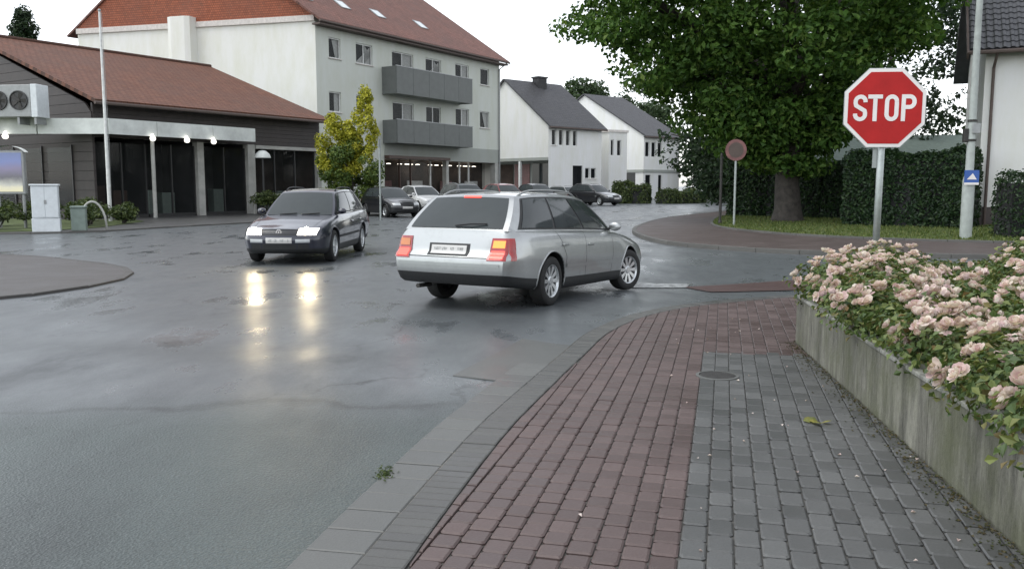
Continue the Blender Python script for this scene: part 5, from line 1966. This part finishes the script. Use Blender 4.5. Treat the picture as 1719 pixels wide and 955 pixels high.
def hedge(name, label, path, w, h, n, leaf, lm='hedge_leaf', z=0.1, cat='hedge', group=None, rough=0.10, round_=0.25):
    """clipped hedge: a near-black solid core wrapped in leaves"""
    o0 = Vector(path[0])
    t = empty(name, (o0.x, o0.y, z))
    tag(t, label, cat, group)
    pts = [Vector(p) - o0 for p in path]
    L = [0]
    for a, b in zip(pts, pts[1:]):
        L.append(L[-1] + (b - a).length)
    tot = L[-1]
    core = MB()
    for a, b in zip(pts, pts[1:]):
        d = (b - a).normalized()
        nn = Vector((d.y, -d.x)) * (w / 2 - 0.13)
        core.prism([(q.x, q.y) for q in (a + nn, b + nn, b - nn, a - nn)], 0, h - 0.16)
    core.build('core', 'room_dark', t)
    P, Nn = np.zeros((n, 3)), np.zeros((n, 3))
    for i in range(n):
        s = random.random() * tot
        k = max(j for j in range(len(L) - 1) if L[j] <= s)
        a, b = pts[k], pts[k + 1]
        d = (b - a).normalized()
        q = a + d * (s - L[k])
        nn = Vector((d.y, -d.x))
        u = random.random() * (2 * h + w)
        wob = rough * (math.sin(s * 2.1) + math.sin(s * 5.3 + 1) * 0.6 + random.gauss(0, 0.55))
        if u < h:
            sd, zz, no = w / 2, u, (nn.x, nn.y, 0.25)
        elif u < 2 * h:
            sd, zz, no = -w / 2, u - h, (-nn.x, -nn.y, 0.25)
        else:
            sd, zz, no = (u - 2 * h) - w / 2, h, (0, 0, 1)
        r_ = max(0.0, zz - (h - round_)) / round_
        if abs(sd) == w / 2:
            sd *= 1 - 0.16 * r_ * r_
            sd += wob * (1 if sd > 0 else -1)
        else:
            zz += wob
        P[i] = (q.x + nn.x * sd, q.y + nn.y * sd, max(0.02, zz + random.gauss(0, 0.03)))
        Nn[i] = no
    # ends
    for e, sg in ((0, -1), (-1, 1)):
        d = (pts[1] - pts[0]).normalized() if e == 0 else (pts[-1] - pts[-2]).normalized()
        nn = Vector((d.y, -d.x))
        k = int(n * w / (2 * tot + w)) // 2 + 20
        E_ = np.array([(pts[e].x + nn.x * s_ + d.x * sg * random.gauss(0.0, 0.05), pts[e].y + nn.y * s_ + d.y * sg * random.gauss(0.0, 0.05), z_) for s_, z_ in [(random.uniform(-w / 2, w / 2), random.uniform(0, h)) for _ in range(k)]])
        P = np.concatenate([P, E_])
        Nn = np.concatenate([Nn, np.tile([d.x * sg, d.y * sg, 0.2], (k, 1))])
    leaf_mesh('leaves', P, Nn, leaf, lm, t)
    return t


HG = 'clipped dark hedges on the verge'
hedge('dark_hedge', 'long dark hedge running behind the large tree trunk', [(10.4, 40.2), (13.0, 38.0), (16.0, 35.5)], 1.6, 2.3, 14000, 0.16, group=HG)
hedge('dark_hedge', 'tall dark hedge between the stop sign and the lamp post', [(12.2, 31.0), (15.2, 28.4)], 1.6, 2.45, 11000, 0.14, group=HG)
hedge('dark_hedge', 'trimmed hedge at the picture edge in front of the white corner house', [(13.35, 23.4), (20, 22.4)], 1.3, 1.62, 12000, 0.10, 'hedge_leaf', group=HG, round_=0.5)
SH = 'low shrubs near the parked cars and white houses'
hedge('low_hedge', 'low green hedge along the road by the farther white house', [(12.6, 72), (16.6, 75.5)], 1.3, 0.95, 3500, 0.2, 'shrub_leaf', 0.0, 'hedge', SH, 0.16, 0.5)
hedge('low_hedge', 'olive shrub bank in front of the garage of the farther white house', [(8.8, 74), (11.6, 73)], 1.8, 1.5, 3000, 0.22, 'shrub_leaf', 0.0, 'hedge', SH, 0.22, 0.9)


def shrub(name, label, loc, r, h, n, leaf, lm, group=None, cat='shrub'):
    t = empty(name, loc)
    tag(t, label, cat, group)
    cs, rs, ks = [], [], []
    for i in range(12):
        a = random.uniform(0, 6.28)
        f = math.sqrt(random.random()) * 0.7
        cs.append((r * f * math.cos(a), r * f * math.sin(a), h * (0.30 + 0.45 * (1 - f) * random.random() + 0.1)))
        rs.append(r * random.uniform(0.28, 0.5))
        ks.append(n // 12)
    P, Nn = clump_leaves(cs, rs, ks, 0.8, 0.35)
    P[:, 2] = np.maximum(P[:, 2], 0.02)
    leaf_mesh('leaves', P, Nn, leaf, lm, t)
    m = MB()
    for c in cs[:7]:
        limb(m, (0, 0, -0.05), c, 0.025, 0.008, 0.2, 3)
    m.build('stems', 'bark', t)
    return t


SB = 'shrubs in the bed before the corner shop'
for i, (x, y, r, h) in enumerate([(-16.9, 28.2, 0.75, 1.0), (-16.2, 29.2, 0.6, 0.8), (-15.1, 30.5, 0.75, 0.95), (-15.6, 31.8, 0.8, 1.05), (-14.9, 32.9, 0.6, 0.75), (-16.4, 33.2, 0.85, 1.1), (-15.6, 34.6, 0.75, 0.85), (-17.2, 34.8, 0.9, 1.05), (-16.5, 36.0, 0.6, 0.7), (-18.2, 30.5, 0.9, 1.2), (-17.6, 32.2, 0.9, 1.2)]):
    shrub('shrub', 'low green shrub in the planting bed in front of the corner shop', (x, y, 0.06), r, h, 900, 0.13, 'shrub_leaf', SB)
shrub('shrub', 'shrub in front of the brown window bay of the corner shop', (-12.4, 43.6, 0.05), 0.9, 1.5, 1200, 0.14, 'shrub_leaf')

# ------------------------------------------------------------------ planter with roses
pl = empty('rose_planter', (WALL[1].x, WALL[1].y, 0))
tag(pl, 'low streaked concrete planter wall along the grey pavement', 'planter')
o0 = WALL[1]
th_ = 0.115
for i, (a, b) in enumerate(zip(WALL, WALL[1:])):
    a, b = a - o0, b - o0
    d = (b - a).normalized()
    n_ = Vector((d.y, -d.x))
    L = (b - a).length
    k = max(1, round(L / 1.8))
    for j in range(k):
        p, q = a + d * (L * j / k + 0.003), a + d * (L * (j + 1) / k - 0.003)
        if j == k - 1 and i < 2:
            q = q + d * 0.0
        MB().prism([(v.x, v.y) for v in (p + n_ * th_, q + n_ * th_, q, p)], -0.02, 0.445).build('wall_panel', 'planter_concrete', pl)
        m = MB()
        pr = [(p - n_ * 0.008), (q - n_ * 0.008), (q + n_ * (th_ + 0.012)), (p + n_ * (th_ + 0.012))]
        m.prism([(v.x, v.y) for v in pr[::-1]], 0.446, 0.475)
        m.build('coping', 'concrete_cap', pl, bevel=0.007)
sp_ = [(v - o0) for v in WALL]
so_ = [Vector((sp_[0].x + th_, sp_[0].y)), Vector((sp_[1].x + th_, sp_[1].y - 0.05)), Vector((sp_[2].x + 0.05, sp_[2].y - th_)), Vector((sp_[3].x, sp_[3].y - th_)), Vector((9 - o0.x, 0.9 - o0.y))]
bmx = bmesh.new()
f = bmx.faces.new([bmx.verts.new((v.x, v.y, 0.39)) for v in so_])
bmesh.ops.triangulate(bmx, faces=[f])
for _ in range(5):
    bmesh.ops.subdivide_edges(bmx, edges=[e for e in bmx.edges if e.calc_length() > 0.25], cuts=1)
bmesh.ops.triangulate(bmx, faces=bmx.faces[:])
for v in bmx.verts:
    v.co.z += 0.02 * math.sin(v.co.x * 9) * math.cos(v.co.y * 7) + random.gauss(0, 0.008)
me = bpy.data.meshes.new('soil')
bmx.to_mesh(me)
bmx.free()
me.materials.append(MATS['soil'])
o = bpy.data.objects.new('soil', me)
C.objects.link(o)
o.parent = pl


def blossom_mesh(k):
    """an open rose: rings of cupped petals"""
    m = MB()
    up = (0.0, 0.05, -0.15, 0.25, 0.65, 0.9, -0.35, 0.15)[k]       # open, half open, bud, fading
    for ring, (nr_, rad, tilt, sz) in enumerate(((6, 0.026, 0.35 + up, 0.030), (5, 0.017, 0.8 + up * 0.5, 0.024), (4, 0.008, 1.2, 0.016))):
        for i in range(nr_):
            a = 2 * math.pi * (i + 0.37 * ring) / nr_ + random.uniform(-0.2, 0.2)
            tl = tilt + random.uniform(-0.2, 0.2)
            rm = Matrix.Rotation(a, 4, 'Z') @ Matrix.Translation((rad * 0.35, 0, 0.004 * ring)) @ Matrix.Rotation(-tl, 4, 'Y')
            s = sz * random.uniform(0.85, 1.15)
            pts = [(0, -s * 0.35, 0), (0, s * 0.35, 0), (s * 0.75, -s * 0.62, s * 0.14), (s * 0.75, s * 0.62, s * 0.14), (s * 1.15, -s * 0.3, s * 0.20), (s * 1.15, s * 0.3, s * 0.20), (s * 0.6, 0, -s * 0.12)]
            m.add([rm @ Vector(p) for p in pts], [(0, 6, 2), (0, 1, 6), (1, 3, 6), (2, 6, 4), (6, 3, 5), (4, 6, 5)])
    return m


BL = []
for k in range(8):
    o = blossom_mesh(k).build('blossom', 'petal')
    BL.append(o.data)
    bpy.data.objects.remove(o)


def rose(loc, r, h, nb, seed, dens=1.0, zone=0):
    random.seed(seed)
    t = empty('rose_bush', loc, random.uniform(0, 6.28))
    lb, gp = (('pink rose bush leaning over the concrete planter wall', 'pink rose bushes along the planter wall'),
              ('pale pink rose bush in the middle of the planter, away from its wall', 'pink rose bushes in the middle of the planter'),
              ('low leafy rose bush with few blooms before the lamp post', 'leafy rose bushes at the back of the planter'),
              ('pink rose bush overhanging the far corner of the concrete planter', None))[zone]
    tag(t, lb, 'rose bush', gp)
    n = int(1500 * dens)
    d = sphere_dirs(n)
    rad = (0.35 + 0.65 * rng.random(n) ** 0.5)
    lump = 1 + 0.18 * np.sin(4 * np.arctan2(d[:, 1], d[:, 0]) + seed) + 0.12 * np.sin(9 * d[:, 2] + seed)
    P = d * (rad * lump)[:, None]
    P[:, 0] *= r
    P[:, 1] *= r
    P[:, 2] = h * 0.52 + P[:, 2] * h * 0.52
    nn = d.copy()
    nn[:, 2] += 0.8
    leaf_mesh('leaves', P, nn, 0.050, 'rose_leaf', t, 0.68, 0.3, 0.5)
    m = MB()
    for i in range(9):
        a = random.uniform(0, 6.28)
        e = Vector((r * 0.75 * math.cos(a), r * 0.75 * math.sin(a), h * random.uniform(0.6, 0.95)))
        limb(m, (random.gauss(0, 0.03), random.gauss(0, 0.03), -0.03), e, 0.008, 0.003, 0.3, 4)
    m.build('stems', 'stem', t)
    i = 0
    while i < nb:
        a = random.uniform(0, 6.28)
        el = random.uniform(-0.15, 1.35)
        dd = Vector((math.cos(a) * math.cos(el), math.sin(a) * math.cos(el), math.sin(el)))
        c = Vector((dd.x * r * 1.02, dd.y * r * 1.02, h * 0.52 + dd.z * h * 0.55 + 0.02))
        for _ in range(random.choice((2, 3, 4, 5))):       # blossoms stand in trusses
            q = c + Vector((random.gauss(0, 0.030), random.gauss(0, 0.030), random.gauss(0, 0.022)))
            b = bpy.data.objects.new('blossom', random.choice(BL))
            C.objects.link(b)
            b.parent = t
            b.location = q
            s = random.uniform(0.7, 1.35)
            b.scale = (s, s, s)
            tiltv = (dd + Vector((random.gauss(0, 0.35), random.gauss(0, 0.35), 0.45))).normalized()
            b.rotation_euler = tiltv.to_track_quat('Z', 'Y').to_euler()
            i += 1
            if i >= nb:
                break


def wallx(y):
    return WALL[0].x + (WALL[1].x - WALL[0].x) * (y - WALL[0].y) / (WALL[1].y - WALL[0].y)


k = 0
corner_done = False
for row, dx in enumerate((0.27, 0.78, 1.35, 1.95, 2.6, 3.2, 3.85)):
    y = 3.0 + 0.25 * (row % 2)
    while y < 9.9:
        x = wallx(min(y, 8.0)) + dx + random.uniform(-0.08, 0.08) + max(0, y - 7.8) * 0.75
        if x < y * 0.66 + 2.0 and x > 1.5:
            nb = (30, 26, 19, 15, 12, 10, 9)[row] if y > 4.6 else (26, 22, 16, 12, 10, 8, 8)[row]
            if row >= 2 and y > 7.5:
                nb = 11
            hh = random.uniform(0.36, 0.46) + 0.02 * row + (0.06 if row >= 2 and y > 6.5 else 0)
            zn = 0 if row == 0 else 1
            nb = int(nb * 1.35)
            if 0.455 < x / y < 0.60 and y > 6.2:            # the bed dips where the road shows behind it
                hh, nb, zn = random.uniform(0.22, 0.28), max(2, nb // 4), 2
            if row == 0 and 7.6 < y < 8.25 and not corner_done:
                zn, corner_done = 3, True
            rose((x, y, 0.395), random.uniform(0.36, 0.44), hh, nb, 100 + k, 0.9, zn)
            k += 1
        y += 0.57 + random.uniform(-0.05, 0.08)
random.seed(99)


# ------------------------------------------------------------------ signs, posts and small things
def ribbon(m, path, w, y0, y1):
    """a flat bent stroke in the xz plane with real thickness"""
    P = [Vector(p) for p in path]
    a, b = [], []
    for i, p in enumerate(P):
        t0 = (P[i] - P[i - 1]).normalized() if i else (P[1] - P[0]).normalized()
        t1 = (P[i + 1] - P[i]).normalized() if i + 1 < len(P) else t0
        t = (t0 + t1).normalized()
        n_ = Vector((-t.y, t.x)) * (w / 2 / max(0.5, t.dot(t1)))
        a.append(p + n_)
        b.append(p - n_)
    n = len(P)
    V = [(q.x, y, q.y) for y in (y0, y1) for q in a + b]
    F = []
    for i in range(n - 1):
        F += [(i, i + 1, n + i + 1, n + i), (2 * n + i, 3 * n + i, 3 * n + i + 1, 2 * n + i + 1), (i, 2 * n + i, 2 * n + i + 1, i + 1), (n + i, n + i + 1, 3 * n + i + 1, 3 * n + i)]
    F += [(0, n, 3 * n, 2 * n), (n - 1, 3 * n - 1, 4 * n - 1, 2 * n - 1)]
    m.add(V, F)


def arc(cx, cz, rx, rz, a0, a1, n=10):
    return [(cx + rx * math.cos(R(a0 + (a1 - a0) * i / n)), cz + rz * math.sin(R(a0 + (a1 - a0) * i / n))) for i in range(n + 1)]


def octagon(r):
    return [(r / math.cos(R(22.5)) * math.cos(R(22.5 + 45 * i)), r / math.cos(R(22.5)) * math.sin(R(22.5 + 45 * i))) for i in range(8)]


def plate(poly, y0, y1):
    n = len(poly)
    return MB().add([(x, y0, z) for x, z in poly] + [(x, y1, z) for x, z in poly], [tuple(range(n)), tuple(reversed(range(n, 2 * n)))] + [(i, n + i, n + (i + 1) % n, (i + 1) % n) for i in range(n)])


ss_ = empty('stop_sign', (4.15, 9.78, 0.38), R(-8), ry=R(0.4))
tag(ss_, 'red octagonal stop sign with white border and lettering on a grey post', 'stop sign')
zc = 1.98
pl8 = empty('sign_plate', (0, 0, zc))
pl8.parent = ss_
plate(octagon(0.430), -0.052, -0.046).build('border', 'sign_white', pl8)
plate(octagon(0.393), -0.0555, -0.0525).build('red_field', 'sign_red', pl8)
plate(octagon(0.436), -0.0455, -0.034).build('back', 'galvanised', pl8)
lt = MB()
sw, hh, y0, y1 = 0.044, 0.145, -0.0595, -0.0562
# S
S_ = arc(0, 0.075, 0.050, 0.050, -5, 180, 9)[0:0]
S_ = [(0.053, 0.062)] + arc(0, 0.072, 0.053, 0.052, 12, 168, 8) + [(-0.053, 0.055), (-0.046, 0.026), (0.046, -0.030), (0.053, -0.055)] + arc(0, -0.072, 0.053, 0.052, -12, -168, 8) + [(-0.053, -0.062)]


def put(path, cx):
    ribbon(lt, [(x + cx, z) for x, z in path], sw, y0, y1)


put(S_, -0.262)
put([(-0.078, 0.124), (0.078, 0.124)], -0.105)
put([(0.0, 0.104), (0.0, -0.146)], -0.105)
O_ = arc(0, 0.070, 0.052, 0.054, 0, 180, 9) + arc(0, -0.070, 0.052, 0.054, 180, 360, 9)
put(O_ + [O_[0]], 0.072)
put([(-0.052, -0.146), (-0.052, 0.146)], 0.248)
put([(-0.030, 0.124), (0.010, 0.124)] + arc(0.012, 0.066, 0.050, 0.058, 90, -90, 9) + [(-0.030, 0.008)], 0.248)
lt.build('lettering', 'sign_white', pl8)
MB().tube([(0, 0, -0.3), (0, 0, zc + 0.36)], 0.038, 14).build('post', 'galvanised', ss_, smooth=True)
for z in (zc - 0.22, zc + 0.22):
    MB().b6(-0.30, 0.30, -0.036, -0.030, z - 0.02, z + 0.02).build('bracket', 'galvanised', ss_)
    MB().lathe([(0.040, -0.02), (0.046, -0.02), (0.046, 0.02), (0.040, 0.02)], 14, Matrix.Translation((0, 0, z))).build('clamp', 'galvanised', ss_)
MB().b6(-0.085, -0.02, 0.01, 0.02, zc - 0.66, zc - 0.44).build('small_plate', 'galvanised', ss_)

# lamp post on the verge with a small blue sign and sticker bands
lpst = empty('lamp_post', (11.95, 22.6, 0.12))
tag(lpst, 'tall pale grey lamp post with a small blue sign on the verge', 'lamp post')
MB().lathe([(0.15, -0.1), (0.15, 1.52), (0.135, 1.58), (0.105, 1.66), (0.085, 4.5), (0.07, 8.2)], 18).build('mast', 'lamp_post', lpst, angle=40)
MB().tube([(0, 0, 8.15), (0, -0.1, 8.5), (-0.2, -0.9, 8.7)], 0.04, 8).build('arm', 'lamp_post', lpst)
MB().lathe([(0.0, -0.10), (0.14, -0.07), (0.16, 0), (0.1, 0.06), (0, 0.07)], 12, Matrix.Translation((-0.25, -1.15, 8.68)) @ Matrix.Diagonal((1, 2, 1, 1))).build('lamp_head', 'grey_metal', lpst)
sg = empty('blue_sign', (-0.02, -0.16, 1.52))
sg.parent = lpst
plate([(-0.19, -0.12), (0.19, -0.12), (0.19, 0.26), (-0.19, 0.26)], -0.012, 0.0).build('sign_plate', 'sign_blue', sg)
m = MB()
m.b6(-0.19, 0.19, -0.0165, -0.0125, -0.118, -0.06)
m.add([(-0.13, -0.0165, 0.02), (0.13, -0.0165, 0.02), (0.02, -0.0165, 0.18)], [(0, 1, 2)])
m.build('white_marks', 'sign_white', sg)
for z in (2.55, 3.05):
    MB().lathe([(0.110, -0.03), (0.114, -0.03), (0.114, 0.03), (0.110, 0.03)], 14, Matrix.Translation((0, 0, z))).build('strap', 'iron', lpst)
MB().b6(-0.22, -0.10, -0.05, 0.05, 2.5, 2.85).build('control_box', 'iron', lpst, bevel=0.01)
MB().b6(-0.05, 0.16, -0.13, -0.10, 2.72, 2.98).build('small_box', 'grey_metal', lpst, bevel=0.01)

# round faded sign under the large tree and the two posts beside it
rs_ = empty('round_sign', (7.75, 30.0, 0.1))
tag(rs_, 'faded round red sign on a thin post left of the large tree trunk', 'road sign')
plate([(0.37 * math.cos(a), 0.37 * math.sin(a)) for a in [2 * math.pi * i / 24 for i in range(24)]], -0.01, 0.0).xf(Matrix.Translation((-0.02, -0.06, 2.62))).build('border', 'sign_faded', rs_)
plate([(0.26 * math.cos(a), 0.26 * math.sin(a)) for a in [2 * math.pi * i / 24 for i in range(24)]], -0.016, -0.011).xf(Matrix.Translation((-0.02, -0.06, 2.62))).build('field', 'soffit', rs_)
MB().tube([(0, 0, -0.2), (0, 0, 2.95)], 0.04, 10).build('post', 'galvanised', rs_)
p2 = empty('slim_post', (7.50, 31.0, 0.1))
tag(p2, 'thin dark post standing left of the round sign', 'post')
MB().lathe([(0.05, -0.1), (0.05, 2.5), (0.035, 2.55), (0.0, 2.58)], 10).build('shaft', 'iron', p2)
MB().lathe([(0.07, -0.05), (0.07, 0.12), (0.05, 0.16)], 10).build('base', 'iron', p2)

# flagpole before the corner shop
fpz = 8.4
fp_ = empty('flagpole', (-16.35, 35.0, 0.06))
tag(fp_, 'thin pale flagpole standing in the shrubs before the corner shop', 'flagpole')
MB().lathe([(0.075, -0.1), (0.075, 1.2), (0.06, 4), (0.04, fpz - 0.1)], 12).build('pole', 'frame_white', fp_, smooth=True)
MB().lathe([(0.0, fpz), (0.05, fpz - 0.03), (0.06, fpz - 0.08), (0.04, fpz - 0.12)], 12).build('cap', 'grey_metal', fp_)
MB().tube([(0.08, 0, 0.9), (0.11, 0, 3), (0.08, 0, fpz - 0.15)], 0.008, 5).build('halyard', 'grey_metal', fp_)

# switch cabinet
cb = empty('switch_cabinet', (-14.78, 27.3, 0.05), R(20))
tag(cb, 'white street switch cabinet at the corner of the planting bed', 'cabinet')
MB().b6(-0.40, 0.40, -0.16, 0.16, 0.0, 0.42).build('base', 'cabinet_white', cb, bevel=0.01)
MB().b6(-0.38, 0.38, -0.15, 0.15, 0.43, 1.44).build('housing', 'cabinet_white', cb, bevel=0.012)
for a in (-0.365, 0.005):
    MB().b6(a, a + 0.36, -0.165, -0.152, 0.46, 1.40).build('door', 'cabinet_white', cb, bevel=0.004)
MB().b6(-0.02, 0.05, -0.18, -0.166, 0.88, 1.0).build('handle', 'grey_metal', cb)
MB().b6(-0.42, 0.42, -0.19, 0.19, 1.445, 1.50).build('lid', 'cabinet_white', cb, bevel=0.015)
bn = empty('grey_green_box', (-14.05, 27.9, 0.05), R(20))
tag(bn, 'small grey-green utility box beside the white cabinet', 'utility box')
MB().b6(-0.22, 0.22, -0.2, 0.2, 0, 0.72).build('body', 'green_grey', bn, bevel=0.02)
MB().b6(-0.24, 0.24, -0.22, 0.22, 0.73, 0.80).build('lid', 'green_grey', bn, bevel=0.02)
hp = tag(MB().tube([(x * 0.42, 0, 0.95 * math.sqrt(max(0, 1 - x * x))) for x in [-1 + 2 * i / 16 for i in range(17)]], 0.035, 8).build('bicycle_hoop', 'pier_grey', smooth=True), 'pale metal hoop beside the utility box at the planting bed', 'bicycle stand')
hp.location = (-13.75, 28.2, 0.03)
hp.rotation_euler = (0, 0, R(20))

# illuminated poster board
pb = empty('poster_board', (-16.95, 29.2, 0.06), R(6))
tag(pb, 'poster board with curved cap on a post at the picture edge', 'display board')
MB().b6(-0.50, 0.50, -0.10, 0.10, 1.15, 2.62).build('housing', 'grey_metal', pb, bevel=0.02)
m_, nt, p = mat('poster_print')
v = coords(nt)
sep = N(nt, 'ShaderNodeSeparateXYZ')
nt.links.new(v, sep.inputs[0])
zz = mth(nt, 'ADD', sep.outputs[2], mth(nt, 'MULTIPLY', noise(nt, v, 3.5, 5), 0.25))
zz = mth(nt, 'DIVIDE', mth(nt, 'SUBTRACT', zz, 1.30), 1.35)
pc = ramp(nt, zz, [(0.0, (0.75, 0.70, 0.45)), (0.16, (0.7, 0.66, 0.5)), (0.22, (0.5, 0.5, 0.45)), (0.42, (0.14, 0.14, 0.16)), (0.6, (0.22, 0.2, 0.3)), (0.8, (0.18, 0.22, 0.42)), (1.0, (0.16, 0.2, 0.36))])
nt.links.new(pc, p.inputs['Base Color'])
nt.links.new(pc, p.inputs['Emission Color'])
p.inputs['Emission Strength'].default_value = 0.12
p.inputs['Roughness'].default_value = 0.15
MB().b6(-0.43, 0.43, -0.110, -0.101, 1.24, 2.54).build('poster', 'poster_print', pb)
m = MB()
for i in range(8):
    a0, a1 = R(20 + 140 * i / 8), R(20 + 140 * (i + 1) / 8)
    m.quad((-0.6 * math.cos(a0), -0.16, 2.45 + 0.32 * math.sin(a0)), (-0.6 * math.cos(a1), -0.16, 2.45 + 0.32 * math.sin(a1)), (-0.6 * math.cos(a1), 0.16, 2.45 + 0.32 * math.sin(a1)), (-0.6 * math.cos(a0), 0.16, 2.45 + 0.32 * math.sin(a0)))
m.build('cap', 'canopy_white', pb)
for x in (-0.40, 0.40):
    MB().tube([(x, 0, -0.1), (x, 0, 1.16)], 0.05, 8).build('leg', 'grey_metal', pb)

# cooling unit with two fans on the canopy
ac = empty('cooling_unit', (-20.75, 36.4, 4.05), R(-6))
tag(ac, 'box-shaped cooling unit with two dark fans standing on the shop canopy', 'cooling unit')
MB().b6(-2.4, 0.72, 0, 0.75, 0.30, 1.62).build('housing', 'grey_metal', ac, bevel=0.02)
MB().b6(0.73, 1.02, -0.02, 0.78, 0.28, 1.64).build('end_cover', 'cabinet_white', ac, bevel=0.02)
for x in (-1.75, -0.70, 0.20):
    f = empty('fan', (x, -0.01, 0.98))
    f.parent = ac
    Mx = Matrix.Rotation(R(90), 4, 'X')
    MB().lathe([(0.40, 0.0), (0.40, 0.05), (0.36, 0.05), (0.36, 0.005), (0.0, 0.004)], 24, Mx).build('shroud', 'frame_dark', f)
    b = MB()
    for i in range(5):
        a = 2 * math.pi * i / 5
        rm = Mx @ Matrix.Rotation(a, 4, 'Z')
        b.add([rm @ Vector(q) for q in ((0.06, -0.04, 0.015), (0.33, -0.13, 0.012), (0.34, 0.06, 0.04), (0.06, 0.05, 0.03))], [(0, 1, 2, 3)])
    b.lathe([(0, 0.05), (0.08, 0.045), (0.09, 0.01)], 12, Mx)
    b.build('blades', 'iron', f)
for x in (-2.2, 0.1, 0.85):
    MB().b6(x - 0.05, x + 0.05, 0.05, 0.7, 0.0, 0.29).build('leg', 'grey_metal', ac)

# mushroom-topped garden lamp before the brown bay
ml = empty('mushroom_lamp', (-12.75, 44.3, 0.05))
tag(ml, 'garden lamp with a pale mushroom shade before the brown shop window', 'lamp')
MB().tube([(0, 0, -0.1), (0, 0, 2.85)], 0.05, 10).build('post', 'frame_dark', ml)
MB().lathe([(0.0, 3.25), (0.18, 3.21), (0.36, 3.05), (0.42, 2.86), (0.38, 2.85), (0.0, 2.90)], 20).build('shade', 'canopy_white', ml, angle=50)
rl_ = empty('low_rail', (-13.3, 44.2, 0.05), R(57))
tag(rl_, 'low pale rail before the brown shop window', 'railing')
MB().tube([(0, 0, 0.98), (2.6, 0, 0.98)], 0.05, 8).build('bar', 'pier_grey', rl_)
for x in (0.1, 1.3, 2.5):
    MB().tube([(x, 0, -0.1), (x, 0, 0.96)], 0.04, 8).build('leg', 'pier_grey', rl_)
# slim post near the yellow tree
sp2 = empty('slim_post', (-6.05, 39.6, 0.0))
tag(sp2, 'thin grey post beside the black hatchback and the yellow-leaved tree', 'post')
MB().tube([(0, 0, -0.1), (0, 0, 3.6)], 0.045, 10).build('shaft', 'galvanised', sp2)
plate([(-0.2, -0.2), (0.2, -0.2), (0.2, 0.2), (-0.2, 0.2)], -0.01, 0.0).xf(Matrix.Translation((0, -0.05, 3.4)) @ Matrix.Rotation(R(80), 4, 'Z')).build('sign_plate', 'galvanised', sp2)

# ---- fallen leaves and petals on the pavement
fl = empty('fallen_leaf_sprig', (1.90, 5.22, 0.032))
tag(fl, 'yellow-green fallen leaf sprig lying on the grey pavers', 'leaves')
lm_ = MB()
for i in range(7):
    a, e = random.uniform(0, 6.28), random.uniform(0.1, 0.7)
    L = random.uniform(0.06, 0.09)
    d = Vector((math.cos(a) * math.cos(e), math.sin(a) * math.cos(e), math.sin(e)))
    s_ = Vector((-math.sin(a), math.cos(a), 0)) * L * 0.38
    b = Vector((random.gauss(0, 0.02), random.gauss(0, 0.02), 0.004))
    MB().add([b, b + d * L * 0.5 + s_ - Vector((0, 0, 0.01)), b + d * L - Vector((0, 0, 0.012)), b + d * L * 0.5 - s_, b + d * L * 0.5], [(0, 4, 1), (1, 4, 2), (2, 4, 3), (3, 4, 0)]).build('leaf', 'fallen', fl)
wd_ = empty('gutter_weed', (-0.66, 4.30, 0.01))
tag(wd_, 'small tuft of weed growing at the edge of the gutter stones', 'weed')
P = np.column_stack([rng.normal(0, 0.020, 160), rng.normal(0, 0.05, 160), rng.uniform(0.005, 0.02, 160)])
leaf_mesh('leaves', P, np.tile([0, 0, 1.0], (160, 1)), 0.018, 'shrub_leaf', wd_)


def litter(name, label, cat, n, m, size, zone, z):
    P = []
    while len(P) < n:
        p = zone()
        if p is not None:
            P.append((p[0], p[1], z + random.uniform(0.0, 0.004)))
    o = leaf_mesh(name, P, np.tile([0, 0, 1.0], (n, 1)), size, m, None, 0.75, 0.5, 0.15)
    return tag(o, label, cat, kind='stuff')


def zone_walk():
    y = random.uniform(3.2, 9.5)
    x = wallx(y) - abs(random.gauss(0, 0.75)) - 0.03
    return (x, y) if x > -0.1 + 0.2 * y - 0.6 else None


def zone_foot():
    y = random.uniform(2.6, 8.0)
    return (wallx(y) - abs(random.gauss(0, 0.07)) - 0.01, y)


litter('fallen_petals', 'pale rose petals scattered over the pavement', 'petals', 45, 'fallen_petal', 0.022, zone_walk, 0.034)
litter('leaf_litter', 'leaf litter and moss gathered at the foot of the planter wall', 'leaf litter', 420, 'litter_leaf', 0.020, zone_foot, 0.032)
litter('moss', 'mossy weeds along the foot of the planter wall', 'moss', 900, 'moss_leaf', 0.014, zone_foot, 0.030)
